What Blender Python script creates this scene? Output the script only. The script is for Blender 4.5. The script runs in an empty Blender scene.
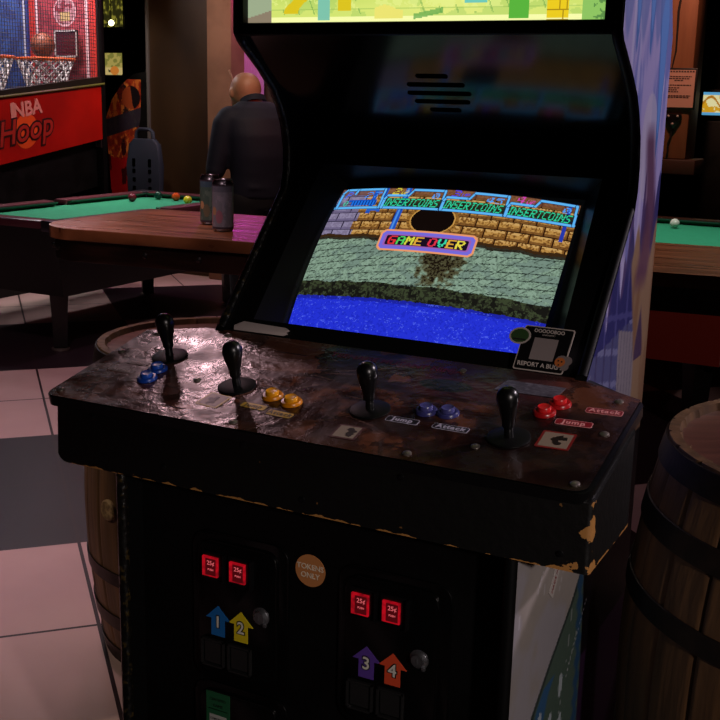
import bpy, bmesh, math, random
import numpy as np
from mathutils import Vector, Matrix, noise as mnoise
random.seed(7); RNG = np.random.RandomState(11)
scene = bpy.context.scene
col = scene.collection

# ------------------------------------------------------------------ camera
def set_camera():
    yaw, pitch, roll, F = -.4754, -.2329, .0236, 1109.8
    f = Vector((math.sin(yaw)*math.cos(pitch), math.cos(yaw)*math.cos(pitch), math.sin(pitch)))
    r = Vector((math.cos(yaw), -math.sin(yaw), 0)); u = r.cross(f)
    c, s = math.cos(roll), math.sin(roll)
    r2 = r*c + u*s; u2 = u*c - r*s
    M = Matrix(((r2.x, u2.x, -f.x, .8505), (r2.y, u2.y, -f.y, -1.4521), (r2.z, u2.z, -f.z, 1.4083), (0, 0, 0, 1)))
    cd = bpy.data.cameras.new('camera'); cd.sensor_width = 36; cd.lens = F/720*36; cd.clip_start = .02; cd.clip_end = 60
    o = bpy.data.objects.new('camera', cd); o.matrix_world = M; col.objects.link(o); scene.camera = o
set_camera()

# ------------------------------------------------------------------ world, lights, exposure
w = bpy.data.worlds.new('world'); scene.world = w; w.use_nodes = True
w.node_tree.nodes['Background'].inputs[0].default_value = (.30, .22, .30, 1)
w.node_tree.nodes['Background'].inputs[1].default_value = .02
scene.view_settings.view_transform = 'Standard'; scene.view_settings.look = 'None'
scene.view_settings.exposure = 0; scene.view_settings.gamma = 1
scene.view_settings.use_curve_mapping = False

def lamp(name, kind, loc, target, energy, color, size=.1, angle=60, blend=.5):
    l = bpy.data.lights.new(name, kind); l.energy = energy; l.color = color
    if kind == 'AREA': l.shape = 'DISK'; l.size = size
    else: l.shadow_soft_size = size
    if kind == 'SPOT': l.spot_size = math.radians(angle); l.spot_blend = blend
    o = bpy.data.objects.new(name, l); o.location = loc
    d = Vector(target)-Vector(loc); o.rotation_euler = d.to_track_quat('-Z', 'Y').to_euler()
    col.objects.link(o); return o
lamp('ceiling_or_fill_spot', 'SPOT', (-2.1, 2.15, 2.62), (-1.2, 1.2, .6), 20, (1, .60, .66), .10, 120, .6)
lamp('ceiling_or_fill_spot', 'SPOT', (-1.5, .75, 2.9), (-2.5, 1.3, 0), 165, (1, .66, .70), .08, 84, .8)
lamp('ceiling_or_fill_spot', 'SPOT', (2.7, -1.9, 1.75), (.2, 0, .50), 150, (1, .86, .82), .08, 32, .8)  # added fill below ceiling height, lights cabinet front and lower side art
lamp('ceiling_or_fill_spot', 'SPOT', (2.4, 1.9, 2.5), (.37, .5, 1.42), 260, (.98, .82, .92), .08, 34, .9)
lamp('ceiling_or_fill_spot', 'SPOT', (1.3, 2.9, 2.7), (.35, 1.6, 1.0), 130, (1, .8, .66), .06, 36, .7)  # added warm fill for the right end of the bar table
lamp('ceiling_or_fill_spot', 'SPOT', (-.2, -.6, 2.8), (-1.14, 1.42, 1.05), 40, (1, .85, .9), .06, 22, .6)  # added narrow fill that brightens the drink cans
lamp('ceiling_or_fill_spot', 'SPOT', (-3.0, 5.2, 2.9), (-3.8, 4.8, 0), 60, (1, .62, .78), .08, 100, .7)
lamp('ceiling_or_fill_spot', 'SPOT', (-2.3, -1.3, 2.7), (-.85, .5, .35), 70, (1, .84, .66), .06, 20, .8)  # added fill from the front left for the left barrel
lamp('ceiling_or_fill_spot', 'SPOT', (1.7, 1.5, 2.0), (-.1, 3.35, .42), 30, (1, .75, .7), .06, 24, .8)  # added fill below ceiling height for the right pool table body
lamp('pool_table_light', 'SPOT', (-3.75, 3.95, 2.3), (-3.75, 3.95, 0), 60, (.92, 1, .92), .1, 62, .5)
lamp('pool_table_light', 'SPOT', (-.5, 4.6, 2.6), (-.5, 4.6, 0), 110, (.92, 1, .92), .1, 62, .5)
lamp('wall_light', 'SPOT', (-3.9, 4.6, 2.8), (-4.1, 5.7, 1.4), 30, (1, .62, .38), .05, 80, .8)
lamp('wall_light', 'SPOT', (-.6, 5.3, 2.8), (-.8, 6.3, 1.5), 75, (1, .5, .35), .05, 80, .8)
lamp('neon_light', 'POINT', (-3.80, 5.68, 2.3), (0, 0, 0), 6, (1, .12, .75), .04)
lamp('game_cage_light', 'AREA', (-4.98, 4.72, 2.75), (-5.0, 4.95, 1.4), 22, (1, .9, .9), .4)
lamp('game_cage_light', 'AREA', (-4.98, 4.05, 2.75), (-5.0, 4.3, 1.4), 18, (1, .95, .95), .4)
lamp('game_front_light', 'SPOT', (-3.3, 4.4, 2.75), (-4.7, 4.5, 1.0), 95, (1, .8, .7), .08, 60, .8)
lamp('game_front_light', 'SPOT', (-4.3, 4.4, 2.8), (-4.95, 5.75, 1.15), 80, (1, .85, .75), .08, 40, .8)  # added fill to brighten the art of the machine beside the basketball game
lamp('person_light', 'SPOT', (-1.9, 2.9, 2.85), (-2.75, 4.0, 1.4), 60, (1, .78, .62), .05, 50, .8)  # added fill to brighten the head of the standing person
lamp('red_neon_light', 'POINT', (-2.12, 3.65, 1.50), (0, 0, 0), 1.6, (1, .05, .03), .05)

# ------------------------------------------------------------------ helpers
def lin(c):
    if isinstance(c, str): c = tuple(int(c[i:i+2], 16)/255 for i in (0, 2, 4))
    return tuple((x/12.92 if x <= .04045 else ((x+.055)/1.055)**2.4) for x in c)
def linarr(a):
    a = np.clip(a, 0, 1); return np.where(a <= .04045, a/12.92, ((a+.055)/1.055)**2.4)
def hx(s): return np.array([int(s[i:i+2], 16)/255 for i in (0, 2, 4)])

MATS = {}
def mat(name, color='808080', rough=.5, metal=0, color2=None, scale=8, stretch=(1, 1, 1), lo=.4, hi=.6, bump=0, bscale=None,
        emit=0, coat=0, attr=False, spec=None, detail=6, rvar=0, alpha=1):
    if name in MATS: return MATS[name]
    m = bpy.data.materials.new(name); m.use_nodes = True; nt = m.node_tree; N = nt.nodes; L = nt.links
    b = N['Principled BSDF']; b.inputs['Roughness'].default_value = rough; b.inputs['Metallic'].default_value = metal
    if spec is not None: b.inputs['Specular IOR Level'].default_value = spec
    if coat: b.inputs['Coat Weight'].default_value = coat; b.inputs['Coat Roughness'].default_value = .08
    c1 = lin(color)+(1,); src = None
    tc = N.new('ShaderNodeTexCoord'); mp = N.new('ShaderNodeMapping'); mp.inputs['Scale'].default_value = stretch
    L.new(tc.outputs['Object'], mp.inputs['Vector'])
    nz = N.new('ShaderNodeTexNoise'); nz.inputs['Scale'].default_value = scale; nz.inputs['Detail'].default_value = detail
    L.new(mp.outputs[0], nz.inputs['Vector'])
    if attr:
        a = N.new('ShaderNodeAttribute'); a.attribute_name = 'paint'; src = a.outputs['Color']
    elif color2:
        r = N.new('ShaderNodeValToRGB'); r.color_ramp.elements[0].position = lo; r.color_ramp.elements[1].position = hi
        r.color_ramp.elements[0].color = c1; r.color_ramp.elements[1].color = lin(color2)+(1,)
        L.new(nz.outputs['Fac'], r.inputs[0]); src = r.outputs[0]
    if src: L.new(src, b.inputs['Base Color'])
    else: b.inputs['Base Color'].default_value = c1
    if emit:
        if src: L.new(src, b.inputs['Emission Color'])
        else: b.inputs['Emission Color'].default_value = c1
        b.inputs['Emission Strength'].default_value = emit
        if attr:
            b.inputs['Base Color'].default_value = (.01, .01, .01, 1)
            for l in list(b.inputs['Base Color'].links): L.remove(l)
    if rvar:
        mr = N.new('ShaderNodeMapRange'); mr.inputs['From Min'].default_value = .35; mr.inputs['From Max'].default_value = .65
        mr.inputs['To Min'].default_value = max(.02, rough-rvar); mr.inputs['To Max'].default_value = rough+rvar
        L.new(nz.outputs['Fac'], mr.inputs['Value']); L.new(mr.outputs[0], b.inputs['Roughness'])
    if bump:
        bn = N.new('ShaderNodeBump'); bn.inputs['Strength'].default_value = bump; bn.inputs['Distance'].default_value = .01
        if bscale:
            n2 = N.new('ShaderNodeTexNoise'); n2.inputs['Scale'].default_value = bscale; n2.inputs['Detail'].default_value = 4
            L.new(mp.outputs[0], n2.inputs['Vector']); L.new(n2.outputs['Fac'], bn.inputs['Height'])
        else: L.new(nz.outputs['Fac'], bn.inputs['Height'])
        L.new(bn.outputs[0], b.inputs['Normal'])
    MATS[name] = m; return m

ORG = [Vector((0, 0, 0))]
class MB:
    def __init__(s): s.bm = bmesh.new(); s.mi = 0
    def _fin(s, fs):
        for f in fs: f.material_index = s.mi
    def box(s, a, b, bev=0, M=None, seg=2):
        a = Vector(a); b = Vector(b); c = (a+b)/2; d = b-a
        r = bmesh.ops.create_cube(s.bm, size=1, matrix=Matrix.Translation(c) @ Matrix.Diagonal((abs(d.x), abs(d.y), abs(d.z), 1)))
        vs = r['verts']
        if bev:
            es = list({e for v in vs for e in v.link_edges})
            q = bmesh.ops.bevel(s.bm, geom=es, offset=bev, segments=seg, affect='EDGES', profile=.5)
            vs = list({v for f in q['faces'] for v in f.verts} | {v for v in vs if v.is_valid})
            seen = set(vs); st = list(vs)
            while st:
                v = st.pop()
                for e in v.link_edges:
                    o = e.other_vert(v)
                    if o not in seen: seen.add(o); st.append(o)
            vs = list(seen)
        s._fin({f for v in vs for f in v.link_faces})
        if M: bmesh.ops.transform(s.bm, matrix=M, verts=vs)
        return s
    def prism(s, poly, fn, a, b, bev=0):
        """poly: 2D points, fn(p, q, t)->3D, extruded from t=a to t=b"""
        lo = [s.bm.verts.new(fn(p[0], p[1], a)) for p in poly]; hi = [s.bm.verts.new(fn(p[0], p[1], b)) for p in poly]
        n = len(poly); fs = [s.bm.faces.new(lo), s.bm.faces.new(hi[::-1])]
        for i in range(n): fs.append(s.bm.faces.new((lo[(i+1) % n], lo[i], hi[i], hi[(i+1) % n])))
        s._fin(fs)
        if bev:
            es = [e for f in fs[:2] for e in f.edges]
            q = bmesh.ops.bevel(s.bm, geom=list(set(es)), offset=bev, segments=2, affect='EDGES', profile=.5)
            s._fin(q['faces'])
        return s
    def lathe(s, prof, c=(0, 0, 0), n=32, M=None, rad=None, caps=True, sx=1, sy=1):
        rings = []
        c = Vector(c)
        for r, z in prof:
            ring = []
            for i in range(n):
                a = 2*math.pi*i/n; rr = r*(rad(a, z) if rad else 1)
                v = Vector((rr*math.cos(a)*sx, rr*math.sin(a)*sy, z))+c
                ring.append(s.bm.verts.new(M @ v if M else v))
            rings.append(ring)
        fs = []
        for j in range(len(rings)-1):
            for i in range(n):
                k = (i+1) % n; fs.append(s.bm.faces.new((rings[j][i], rings[j][k], rings[j+1][k], rings[j+1][i])))
        if caps:
            fs.append(s.bm.faces.new(rings[0][::-1])); fs.append(s.bm.faces.new(rings[-1]))
        s._fin(fs); return s
    def tube(s, path, r, n=10, caps=True):
        path = [Vector(p) for p in path]; R = r if isinstance(r, (list, tuple)) else [r]*len(path)
        rings = []; up = None
        for i, p in enumerate(path):
            t = (path[min(i+1, len(path)-1)]-path[max(i-1, 0)]).normalized()
            if up is None: up = Vector((0, 0, 1)) if abs(t.z) < .9 else Vector((0, 1, 0))
            x = t.cross(up).normalized(); y = x.cross(t).normalized(); up = y
            rings.append([s.bm.verts.new(p+(x*math.cos(2*math.pi*k/n)+y*math.sin(2*math.pi*k/n))*R[i]) for k in range(n)])
        fs = []
        for j in range(len(rings)-1):
            for i in range(n):
                k = (i+1) % n; fs.append(s.bm.faces.new((rings[j][i], rings[j][k], rings[j+1][k], rings[j+1][i])))
        if caps: fs.append(s.bm.faces.new(rings[0][::-1])); fs.append(s.bm.faces.new(rings[-1]))
        s._fin(fs); return s
    def ball(s, c, r, M=None, u=24, v=16):
        if not isinstance(r, (list, tuple)): r = (r, r, r)
        T = Matrix.Translation(Vector(c)) @ (M if M else Matrix()) @ Matrix.Diagonal((r[0], r[1], r[2], 1))
        q = bmesh.ops.create_uvsphere(s.bm, u_segments=u, v_segments=v, radius=1, matrix=T)
        s._fin({f for x in q['verts'] for f in x.link_faces}); return s
    def poly(s, pts):
        s._fin([s.bm.faces.new([s.bm.verts.new(p) for p in pts])]); return s
    def text(s, body, size, M, ext=.0004, bold=0, align='CENTER', shear=0, space=1):
        cu = bpy.data.curves.new('t', 'FONT'); cu.body = body; cu.size = size; cu.extrude = ext; cu.offset = bold
        cu.align_x = align; cu.align_y = 'CENTER'; cu.resolution_u = 3; cu.shear = shear; cu.space_character = space
        o = bpy.data.objects.new('t', cu); col.objects.link(o)
        dg = bpy.context.evaluated_depsgraph_get(); me = bpy.data.meshes.new_from_object(o.evaluated_get(dg))
        me.transform(M); n0 = len(s.bm.faces); s.bm.from_mesh(me); s.bm.faces.ensure_lookup_table()
        s._fin(s.bm.faces[n0:])
        bpy.data.objects.remove(o); bpy.data.curves.remove(cu); bpy.data.meshes.remove(me); return s
    def build(s, name, mats, parent=None, smooth=True, M=None, world=True, label=None, angle=40):
        me = bpy.data.meshes.new(name)
        if M: bmesh.ops.transform(s.bm, matrix=M, verts=s.bm.verts)
        if world: bmesh.ops.translate(s.bm, vec=-ORG[0], verts=s.bm.verts)
        bmesh.ops.recalc_face_normals(s.bm, faces=s.bm.faces)
        s.bm.to_mesh(me); s.bm.free()
        for m in (mats if isinstance(mats, (list, tuple)) else [mats]): me.materials.append(m)
        if smooth:
            me.polygons.foreach_set('use_smooth', [True]*len(me.polygons)); me.set_sharp_from_angle(angle=math.radians(angle))
        o = bpy.data.objects.new(name, me); col.objects.link(o)
        if parent: o.parent = parent
        elif world: o.location = ORG[0]
        if label: o['label'] = label
        return o
def painted(name, P, paint, m, parent=None, label=None, smooth=True):
    """P: (nv+1, nu+1, 3) grid of points; paint: (nv, nu, 3) srgb colours per cell"""
    nv, nu = paint.shape[:2]; P = np.asarray(P, float)-np.array(ORG[0])
    me = bpy.data.meshes.new(name)
    idx = np.arange((nv+1)*(nu+1)).reshape(nv+1, nu+1)
    q = np.stack([idx[:-1, :-1], idx[1:, :-1], idx[1:, 1:], idx[:-1, 1:]], -1).reshape(-1, 4)
    me.vertices.add(P.shape[0]*P.shape[1]); me.vertices.foreach_set('co', P.reshape(-1))
    me.loops.add(q.size); me.loops.foreach_set('vertex_index', q.reshape(-1))
    me.polygons.add(len(q)); me.polygons.foreach_set('loop_start', np.arange(0, q.size, 4)); me.polygons.foreach_set('loop_total', np.full(len(q), 4))
    me.update(); me.validate()
    a = me.color_attributes.new('paint', 'FLOAT_COLOR', 'CORNER')
    c = np.ones((len(q), 4, 4)); c[:, :, :3] = linarr(paint.reshape(-1, 3))[:, None, :]
    a.data.foreach_set('color', c.reshape(-1))
    if smooth: me.polygons.foreach_set('use_smooth', [True]*len(me.polygons))
    me.materials.append(m); o = bpy.data.objects.new(name, me); col.objects.link(o)
    if parent: o.parent = parent
    if label: o['label'] = label
    return o
def thing(name, loc, label, cat, group=None, rz=0):
    o = bpy.data.objects.new(name, None); o.empty_display_size = .1; col.objects.link(o)
    o.location = loc; o.rotation_euler = (0, 0, rz); o['label'] = label; o['category'] = cat
    if group: o['group'] = group
    ORG[0] = Vector(loc); return o
def tag(o, label, cat, group=None):
    o['label'] = label; o['category'] = cat
    if group: o['group'] = group
    return o
def struct(o): o['kind'] = 'structure'; return o
def copy_tree(o, parent=None):
    c = o.copy(); col.objects.link(c)
    if parent: c.parent = parent
    for ch in [x for x in bpy.data.objects if x.parent == o]: copy_tree(ch, c)
    return c
def vnoise(x, y, seed=0):
    xi = np.floor(x).astype(int); yi = np.floor(y).astype(int); xf = x-xi; yf = y-yi
    t = np.random.RandomState(seed).rand(256, 256)
    g = lambda a, b: t[a % 256, b % 256]
    u = xf*xf*(3-2*xf); v = yf*yf*(3-2*yf)
    return (g(xi, yi)*(1-u)+g(xi+1, yi)*u)*(1-v)+(g(xi, yi+1)*(1-u)+g(xi+1, yi+1)*u)*v
def fbm(x, y, seed=0, o=4):
    s = 0; a = .5
    for k in range(o): s = s+a*vnoise(x*2**k, y*2**k, seed+k); a /= 2
    return s/(1-.5**o)
def rrect(x0, y0, x1, y1, r, n=6):
    P = []
    for cx, cy, a0 in ((x1-r, y1-r, 0), (x0+r, y1-r, 90), (x0+r, y0+r, 180), (x1-r, y0+r, 270)):
        for k in range(n+1):
            a = math.radians(a0+90*k/n); P.append((cx+r*math.cos(a), cy+r*math.sin(a)))
    return P
def frame(o, ex, ey):
    ex = Vector(ex).normalized(); ey = Vector(ey).normalized(); ez = ex.cross(ey)
    return Matrix(((ex.x, ey.x, ez.x, o[0]), (ex.y, ey.y, ez.y, o[1]), (ex.z, ey.z, ez.z, o[2]), (0, 0, 0, 1)))

# ------------------------------------------------------------------ materials
black_paint = mat('black_paint', '070606', .45, bump=.08, bscale=90, rvar=.08, spec=.25)
black_gloss = mat('black_gloss', '040405', .16, spec=.5)
black_vinyl = mat('black_vinyl', '050505', .5, bump=.12, bscale=220, spec=.25)
molding = mat('molding_black', '0b0a08', .32, color2='3c3014', lo=.58, hi=.66, scale=90, bump=.4, bscale=90, spec=.45)
black_plastic = mat('black_plastic', '0c0c0d', .28)
chrome = mat('chrome', '9c9ca0', .3, .9, rvar=.1, scale=40)
steel = mat('steel', '9a9088', .35, .8)
wood_dark = mat('barrel_wood', '3e2812', .6, color2='755230', scale=9, stretch=(3, 3, .35), lo=.3, hi=.75, bump=.35, bscale=14)
head_wood = mat('barrel_head_wood', '4c2a20', .5, color2='6b4031', scale=7, stretch=(.5, 6, 1), lo=.3, hi=.7, bump=.25)
hoop_iron = mat('hoop_iron', '1d1715', .5, .7, color2='2c221c', scale=20, bump=.15)
plank = mat('plank_wood', '381c0e', .36, color2='8a5230', scale=5, stretch=(.6, 9, 1), lo=.3, hi=.72, bump=.3, rvar=.1)
apron_wood = mat('apron_wood', '1f100c', .3, color2='2f1812', scale=6, stretch=(1, 4, 4))

# ------------------------------------------------------------------ setting
def floor():
    m = bpy.data.materials.new('floor_tile'); m.use_nodes = True; nt = m.node_tree; N = nt.nodes; L = nt.links
    b = N['Principled BSDF']; tc = N.new('ShaderNodeTexCoord'); mp = N.new('ShaderNodeMapping')
    mp.vector_type = 'TEXTURE'; mp.inputs['Rotation'].default_value = (0, 0, math.radians(46.5))
    L.new(tc.outputs['Object'], mp.inputs['Vector']); sp = N.new('ShaderNodeSeparateXYZ'); L.new(mp.outputs[0], sp.inputs[0])
    def M(op, a, bb=None, c=None):
        n = N.new('ShaderNodeMath'); n.operation = op
        for i, v in enumerate((a, bb, c)):
            if v is None: continue
            if isinstance(v, (int, float)): n.inputs[i].default_value = v
            else: L.new(v, n.inputs[i])
        return n.outputs[0]
    OU, OV = FLOOR_OFF
    u = M('ADD', sp.outputs[0], OU); v = M('ADD', sp.outputs[1], OV)
    T = .595
    def seam(x):
        f = M('FRACT', M('DIVIDE', x, T)); return M('LESS_THAN', M('MINIMUM', f, M('SUBTRACT', 1, f)), .009)
    sm = M('MAXIMUM', seam(u), seam(v))
    ck = N.new('ShaderNodeTexChecker'); ck.inputs['Scale'].default_value = 1/(2*T)
    cv = N.new('ShaderNodeCombineXYZ'); L.new(u, cv.inputs[0]); L.new(v, cv.inputs[1]); cv.inputs[2].default_value = .3
    L.new(cv.outputs[0], ck.inputs['Vector'])
    ck.inputs['Color1'].default_value = lin('cfaeaa')+(1,); ck.inputs['Color2'].default_value = lin('2a1d24')+(1,)
    nz = N.new('ShaderNodeTexNoise'); nz.inputs['Scale'].default_value = 2.5; nz.inputs['Detail'].default_value = 8
    L.new(tc.outputs['Object'], nz.inputs['Vector'])
    mx = N.new('ShaderNodeMix'); mx.data_type = 'RGBA'; mx.blend_type = 'MULTIPLY'; mx.inputs[0].default_value = .35
    L.new(ck.outputs[0], mx.inputs[6]); L.new(nz.outputs['Fac'], mx.inputs[7])
    m2 = N.new('ShaderNodeMix'); m2.data_type = 'RGBA'; L.new(sm, m2.inputs[0]); L.new(mx.outputs[2], m2.inputs[6]); m2.inputs[7].default_value = lin('2c1e20')+(1,)
    L.new(m2.outputs[2], b.inputs['Base Color']); b.inputs['Roughness'].default_value = .42; b.inputs['Specular IOR Level'].default_value = .2
    bp = N.new('ShaderNodeBump'); bp.inputs['Strength'].default_value = .05; L.new(nz.outputs['Fac'], bp.inputs['Height']); L.new(bp.outputs[0], b.inputs['Normal'])
    ORG[0] = Vector((0, 0, 0))
    struct(MB().box((-7.5, -4, -.1), (3.5, 8, 0)).build('floor', m, smooth=False))
FLOOR_OFF = (.805, .57)
floor()
wallm = mat('wall_paint', '2a1b12', .75, color2='1d130d', scale=3, bump=.1)
struct(MB().box((-7.5, -4, 3.0), (3.5, 8, 3.1)).build('ceiling', mat('ceiling_paint', '0c0a0a', .8), smooth=False))
struct(MB().box((-7.6, -4, 0), (-7.5, 8, 3)).build('wall_left', mat('wall_dark', '100b0b', .8), smooth=False))
struct(MB().box((3.5, -4, 0), (3.6, 8, 3)).build('wall_right', MATS['wall_dark'], smooth=False))
struct(MB().box((-7.6, -4.1, 0), (3.6, -4, 3)).build('wall_front', MATS['wall_dark'], smooth=False))
struct(MB().box((-7.6, 7.9, 0), (3.6, 8, 3)).build('wall_back', MATS['wall_dark'], smooth=False))
# brown panelled partition, metal corner strip, pillar and pink lit recess
struct(MB().box((-4.73, 5.7, 0), (-4.122, 6.5, 3)).build('wall_partition', mat('brown_board', '3a2610', .5, color2='28190b', scale=2.2, stretch=(1, 1, .6), lo=.35, hi=.65), smooth=False))
struct(MB().box((-4.752, 5.68, 0), (-4.73, 5.74, 3), .003).build('trim_1', mat('grey_metal_trim', '8b8684', .35, .6)))
struct(MB().box((-4.122, 5.60, 0), (-3.905, 6.4, 3), .01).build('trim_2', mat('pillar_paint', '8a6248', .7, color2='7b553d', scale=4, bump=.1)))
rp = MB()
for k in range(12):
    x = -3.90+.0145*k; rp.tube([(x, 5.78, .9), (x, 5.78, 3)], .0078, 8)
struct(rp.build('trim_3', mat('corrugated_sheet', 'e090e0', .35, .1)))
struct(MB().box((-3.905, 5.80, 0), (-1.0, 6.4, 3)).build('wall_recess', mat('recess_brown', '3c2619', .6, color2='281a14', scale=3), smooth=False))
def right_pillar():
    b = MB().box((-.97, 6.2, 1.05), (-.69, 6.5, 3), .012)
    o = struct(b.build('trim_4', mat('pillar_wood', '8a5534', .6, color2='6a3d24', scale=3, stretch=(4, 4, .5), lo=.3, hi=.7, bump=.4)))
    c = MB()
    for pts in ([(.03, 2.6), (.035, 2.2), (.015, 2.0), (.02, 1.75), (.0, 1.62)], [(-.01, 1.34), (-.015, 1.25), (-.03, 1.2), (-.032, 1.08)]):
        c.tube([(-.83+x, 6.197, z) for x, z in pts], [.004, .006, .008, .006, .003][:len(pts)], 6)
    k = c.build('crack', mat('crack_dark', '120a07', .9), o); k.location = (0, 0, 0)
right_pillar()
struct(MB().box((-1.05, 6.18, .95), (-.62, 6.5, 1.05), .01).build('trim_5', mat('ledge_brown', '3a2016', .5)))

# ------------------------------------------------------------------ arcade cabinet
W2 = .37
cab = thing('arcade_cabinet', (0, .35, 0), 'tall black arcade cabinet with wide joystick deck and lit screen reading GAME OVER', 'arcade machine')
PROF = [(0, 0), (0, .775), (.292, .95), (.302, .963), (.538, 1.222), (.548, 1.255), (.548, 1.300), (.536, 1.350), (.515, 1.390), (.490, 1.422), (.445, 1.459), (.378, 1.505), (.366, 1.52), (.366, 1.78), (.42, 1.82), (.60, 1.82), (.69, 1.60), (.72, 1.53), (.72, 0)]
def frontback(z):
    ys = []
    n = len(PROF)
    for i in range(n):
        (y0, z0), (y1, z1) = PROF[i], PROF[(i+1) % n]
        if (z0-z)*(z1-z) <= 0 and z0 != z1: ys.append(y0+(y1-y0)*(z-z0)/(z1-z0))
    return min(ys), max(ys)
for sx in (-1, 1):
    x0, x1 = (W2-.019)*sx, W2*sx
    p = MB().prism(PROF, lambda y, z, t: (t, y, z), min(x0, x1), max(x0, x1)).build('side_panel', black_vinyl, cab, smooth=False)
    # rubber edge molding that follows the front edge
    mo = MB(); pts = [(0, .002), (0, .765)]
    mo.tube([(sx*(W2-.0095), y-.001, z) for y, z in pts], .0105, 10)
    mo.tube([(sx*(W2-.0095), y+.006, z) for y, z in PROF[3:15]], .0100, 10)
    mo.build('edge_molding', molding if sx < 0 else mat('molding_plain', '070707', .45, spec=.25), p, label='worn black edge molding')
# side art, painted outer face of the right panel
def side_art(sx):
    nv, nu = 420, 110
    Z = np.concatenate([np.linspace(.004, .775, 170), np.linspace(.777, 1.816, nv+1-170)])
    FB = np.array([frontback(min(max(z, .001), 1.8195)) for z in Z])
    U = np.linspace(0, 1, nu+1)
    Y = FB[:, :1]+(FB[:, 1:]-FB[:, :1])*U[None]
    P = np.stack([np.full_like(Y, sx*(W2+.0006)), Y, np.repeat(Z[:, None], nu+1, 1)], -1)
    y = (Y[:-1, :-1]+Y[1:, 1:])/2; z = np.repeat(((Z[1:]+Z[:-1])/2)[:, None], nu, 1)
    C = np.zeros(y.shape+(3,))
    def put(mask, c, k=1.0):
        m = np.clip(mask, 0, 1)[..., None]*k; C[:] = C*(1-m)+hx(c)*m
    sm = lambda e0, e1, v: np.clip((v-e0)/(e1-e0), 0, 1)
    n1 = fbm(y*26, z*5, 3); n2 = fbm(y*60, z*9, 9); n3 = fbm(y*9, z*9, 5)
    C[:] = hx('8c86b4')
    put(sm(.48, .6, n1), '6268a4'); put(sm(.55, .65, n2), 'a8a4c4', .7); put(sm(0, .1, 1-((y-.60)/.06)**2-((z-1.33)/.10)**2), 'a09cb0', .7)
    # blue drips from the top, lavender flames
    drip = 1.62-.30*np.exp(-((y-.655)/.028)**2)-.12*np.exp(-((y-.55)/.02)**2)-.1*np.exp(-((y-.46)/.02)**2)+.03*np.sin(y*120)
    put(sm(-.004, .004, z-drip), '3f62a0'); put(sm(-.004, .004, z-drip-.04), '5a84c4', .7)
    put(sm(-.01, .01, z-1.56-.05*np.sin(y*60)), '58679f', .7)
    lower = 1.16+.09*np.sin(y*75)+.05*np.sin(y*170)
    put(sm(-.004, .004, lower-z), '443866'); put(sm(.5, .6, n1)*sm(-.01, .01, lower-.05-z), '4d3a66', .8)
    lower2 = 1.15+.05*np.sin(y*70+2)+(y-.55)*.5
    put(sm(-.005, .005, lower2-z), '2a2a5e')
    # skyline windows
    g = ((np.abs((y*14+z*.5) % 1-.5) > .42) | (np.abs((z*11+y*1.2) % 1-.5) > .44))
    put(sm(-.01, .01, 1.12-z)*sm(-.01, .01, .60-y)*g, '4c4c84', .6)
    b2 = (z < 1.0+.1*(y-.4))
    put(b2*1.0, '44466e'); put(b2*(np.abs((z*17+y*3) % 1-.5) > .40), '66688e', .9); put(b2*(np.abs((y*20) % 1-.5) > .40), '38345a', .8)
    beige = (z < 1.01-.2*(y-.5))*(y > .50-.12*(z-.9))
    put(beige*1.0, '746e78'); put(beige*(np.abs((y*45) % 1-.5) > .36), '585260', .8)
    # ochre smoke column by the back edge
    ed = .575+.05*np.sin(z*9)+(1.2-z)*-.02
    sc = sm(-.006, .006, y-ed)*sm(-.01, .01, 1.16+.03*np.sin(y*90)-z)
    put(sc, '7c6450'); put(sc*sm(.5, .6, n1), '6c4f3c', .7); put(sc*sm(-.005, .005, .02*np.sin(z*22)+.012-np.abs(y-.645))*(z > .93)*(z < 1.1), '40304a')
    sp2 = sm(0, .03, .045+.05*(1.35-z)-np.abs(y-.63-.02*np.sin(z*17)))*sm(-.02, .02, z-1.08)*sm(-.02, .02, 1.36-z)
    put(sp2, '4c2e48', .9)
    # lower part: grey scuffed field, green and blue curved shapes
    lo = (z < .775)
    g0 = hx('9c948f')[None, None]*(1-.25*(n3[..., None]-.5))
    C = np.where(lo[..., None], g0, C)
    put(lo*sm(.5, .62, n3), 'a3a0ad', .6)
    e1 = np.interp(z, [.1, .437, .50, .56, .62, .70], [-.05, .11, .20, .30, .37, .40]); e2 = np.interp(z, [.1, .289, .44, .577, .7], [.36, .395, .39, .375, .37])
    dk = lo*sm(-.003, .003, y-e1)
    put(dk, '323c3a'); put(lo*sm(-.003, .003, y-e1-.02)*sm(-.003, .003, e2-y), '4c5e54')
    put(lo*sm(0, .01, .035-np.abs(y-e1-.06))*(z < .46), '355c84'); put(lo*sm(0, .012, .02-np.abs(y-e2+.02)-.006*np.sin(z*160)), '2c4c6c')
    for cy, cz in ((.16, .40), (.22, .37), (.21, .31), (.27, .42), (.28, .34)):
        put(lo*sm(0, .2, 1-((y-cy)/.012)**2-((z-cz)/.024)**2), 'b4bec6', .9)
    put(lo*sm(-.003, .003, y-e2)*(z > .42), '0c0a0e'); put(lo*sm(-.003, .003, y-e2)*(z <= .42), '2e1a34')  # upper black area is shadow painted into the artwork
    # scratches and sticker
    rs = np.random.RandomState(4)
    for k in range(26):
        cy, cz, l, a = rs.uniform(.02, .5), rs.uniform(.25, 1.3), rs.uniform(.02, .07), rs.uniform(.8, 1.5)
        d = np.abs((y-cy)*math.sin(a)-(z-cz)*math.cos(a)); t = (y-cy)*math.cos(a)+(z-cz)*math.sin(a)
        put((d < .0016)*(np.abs(t) < l), 'c6c4cc', .45)
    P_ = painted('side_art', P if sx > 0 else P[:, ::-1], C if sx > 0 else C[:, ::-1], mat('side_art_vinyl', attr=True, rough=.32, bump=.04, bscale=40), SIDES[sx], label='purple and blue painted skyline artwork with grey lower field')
    return P_
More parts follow.
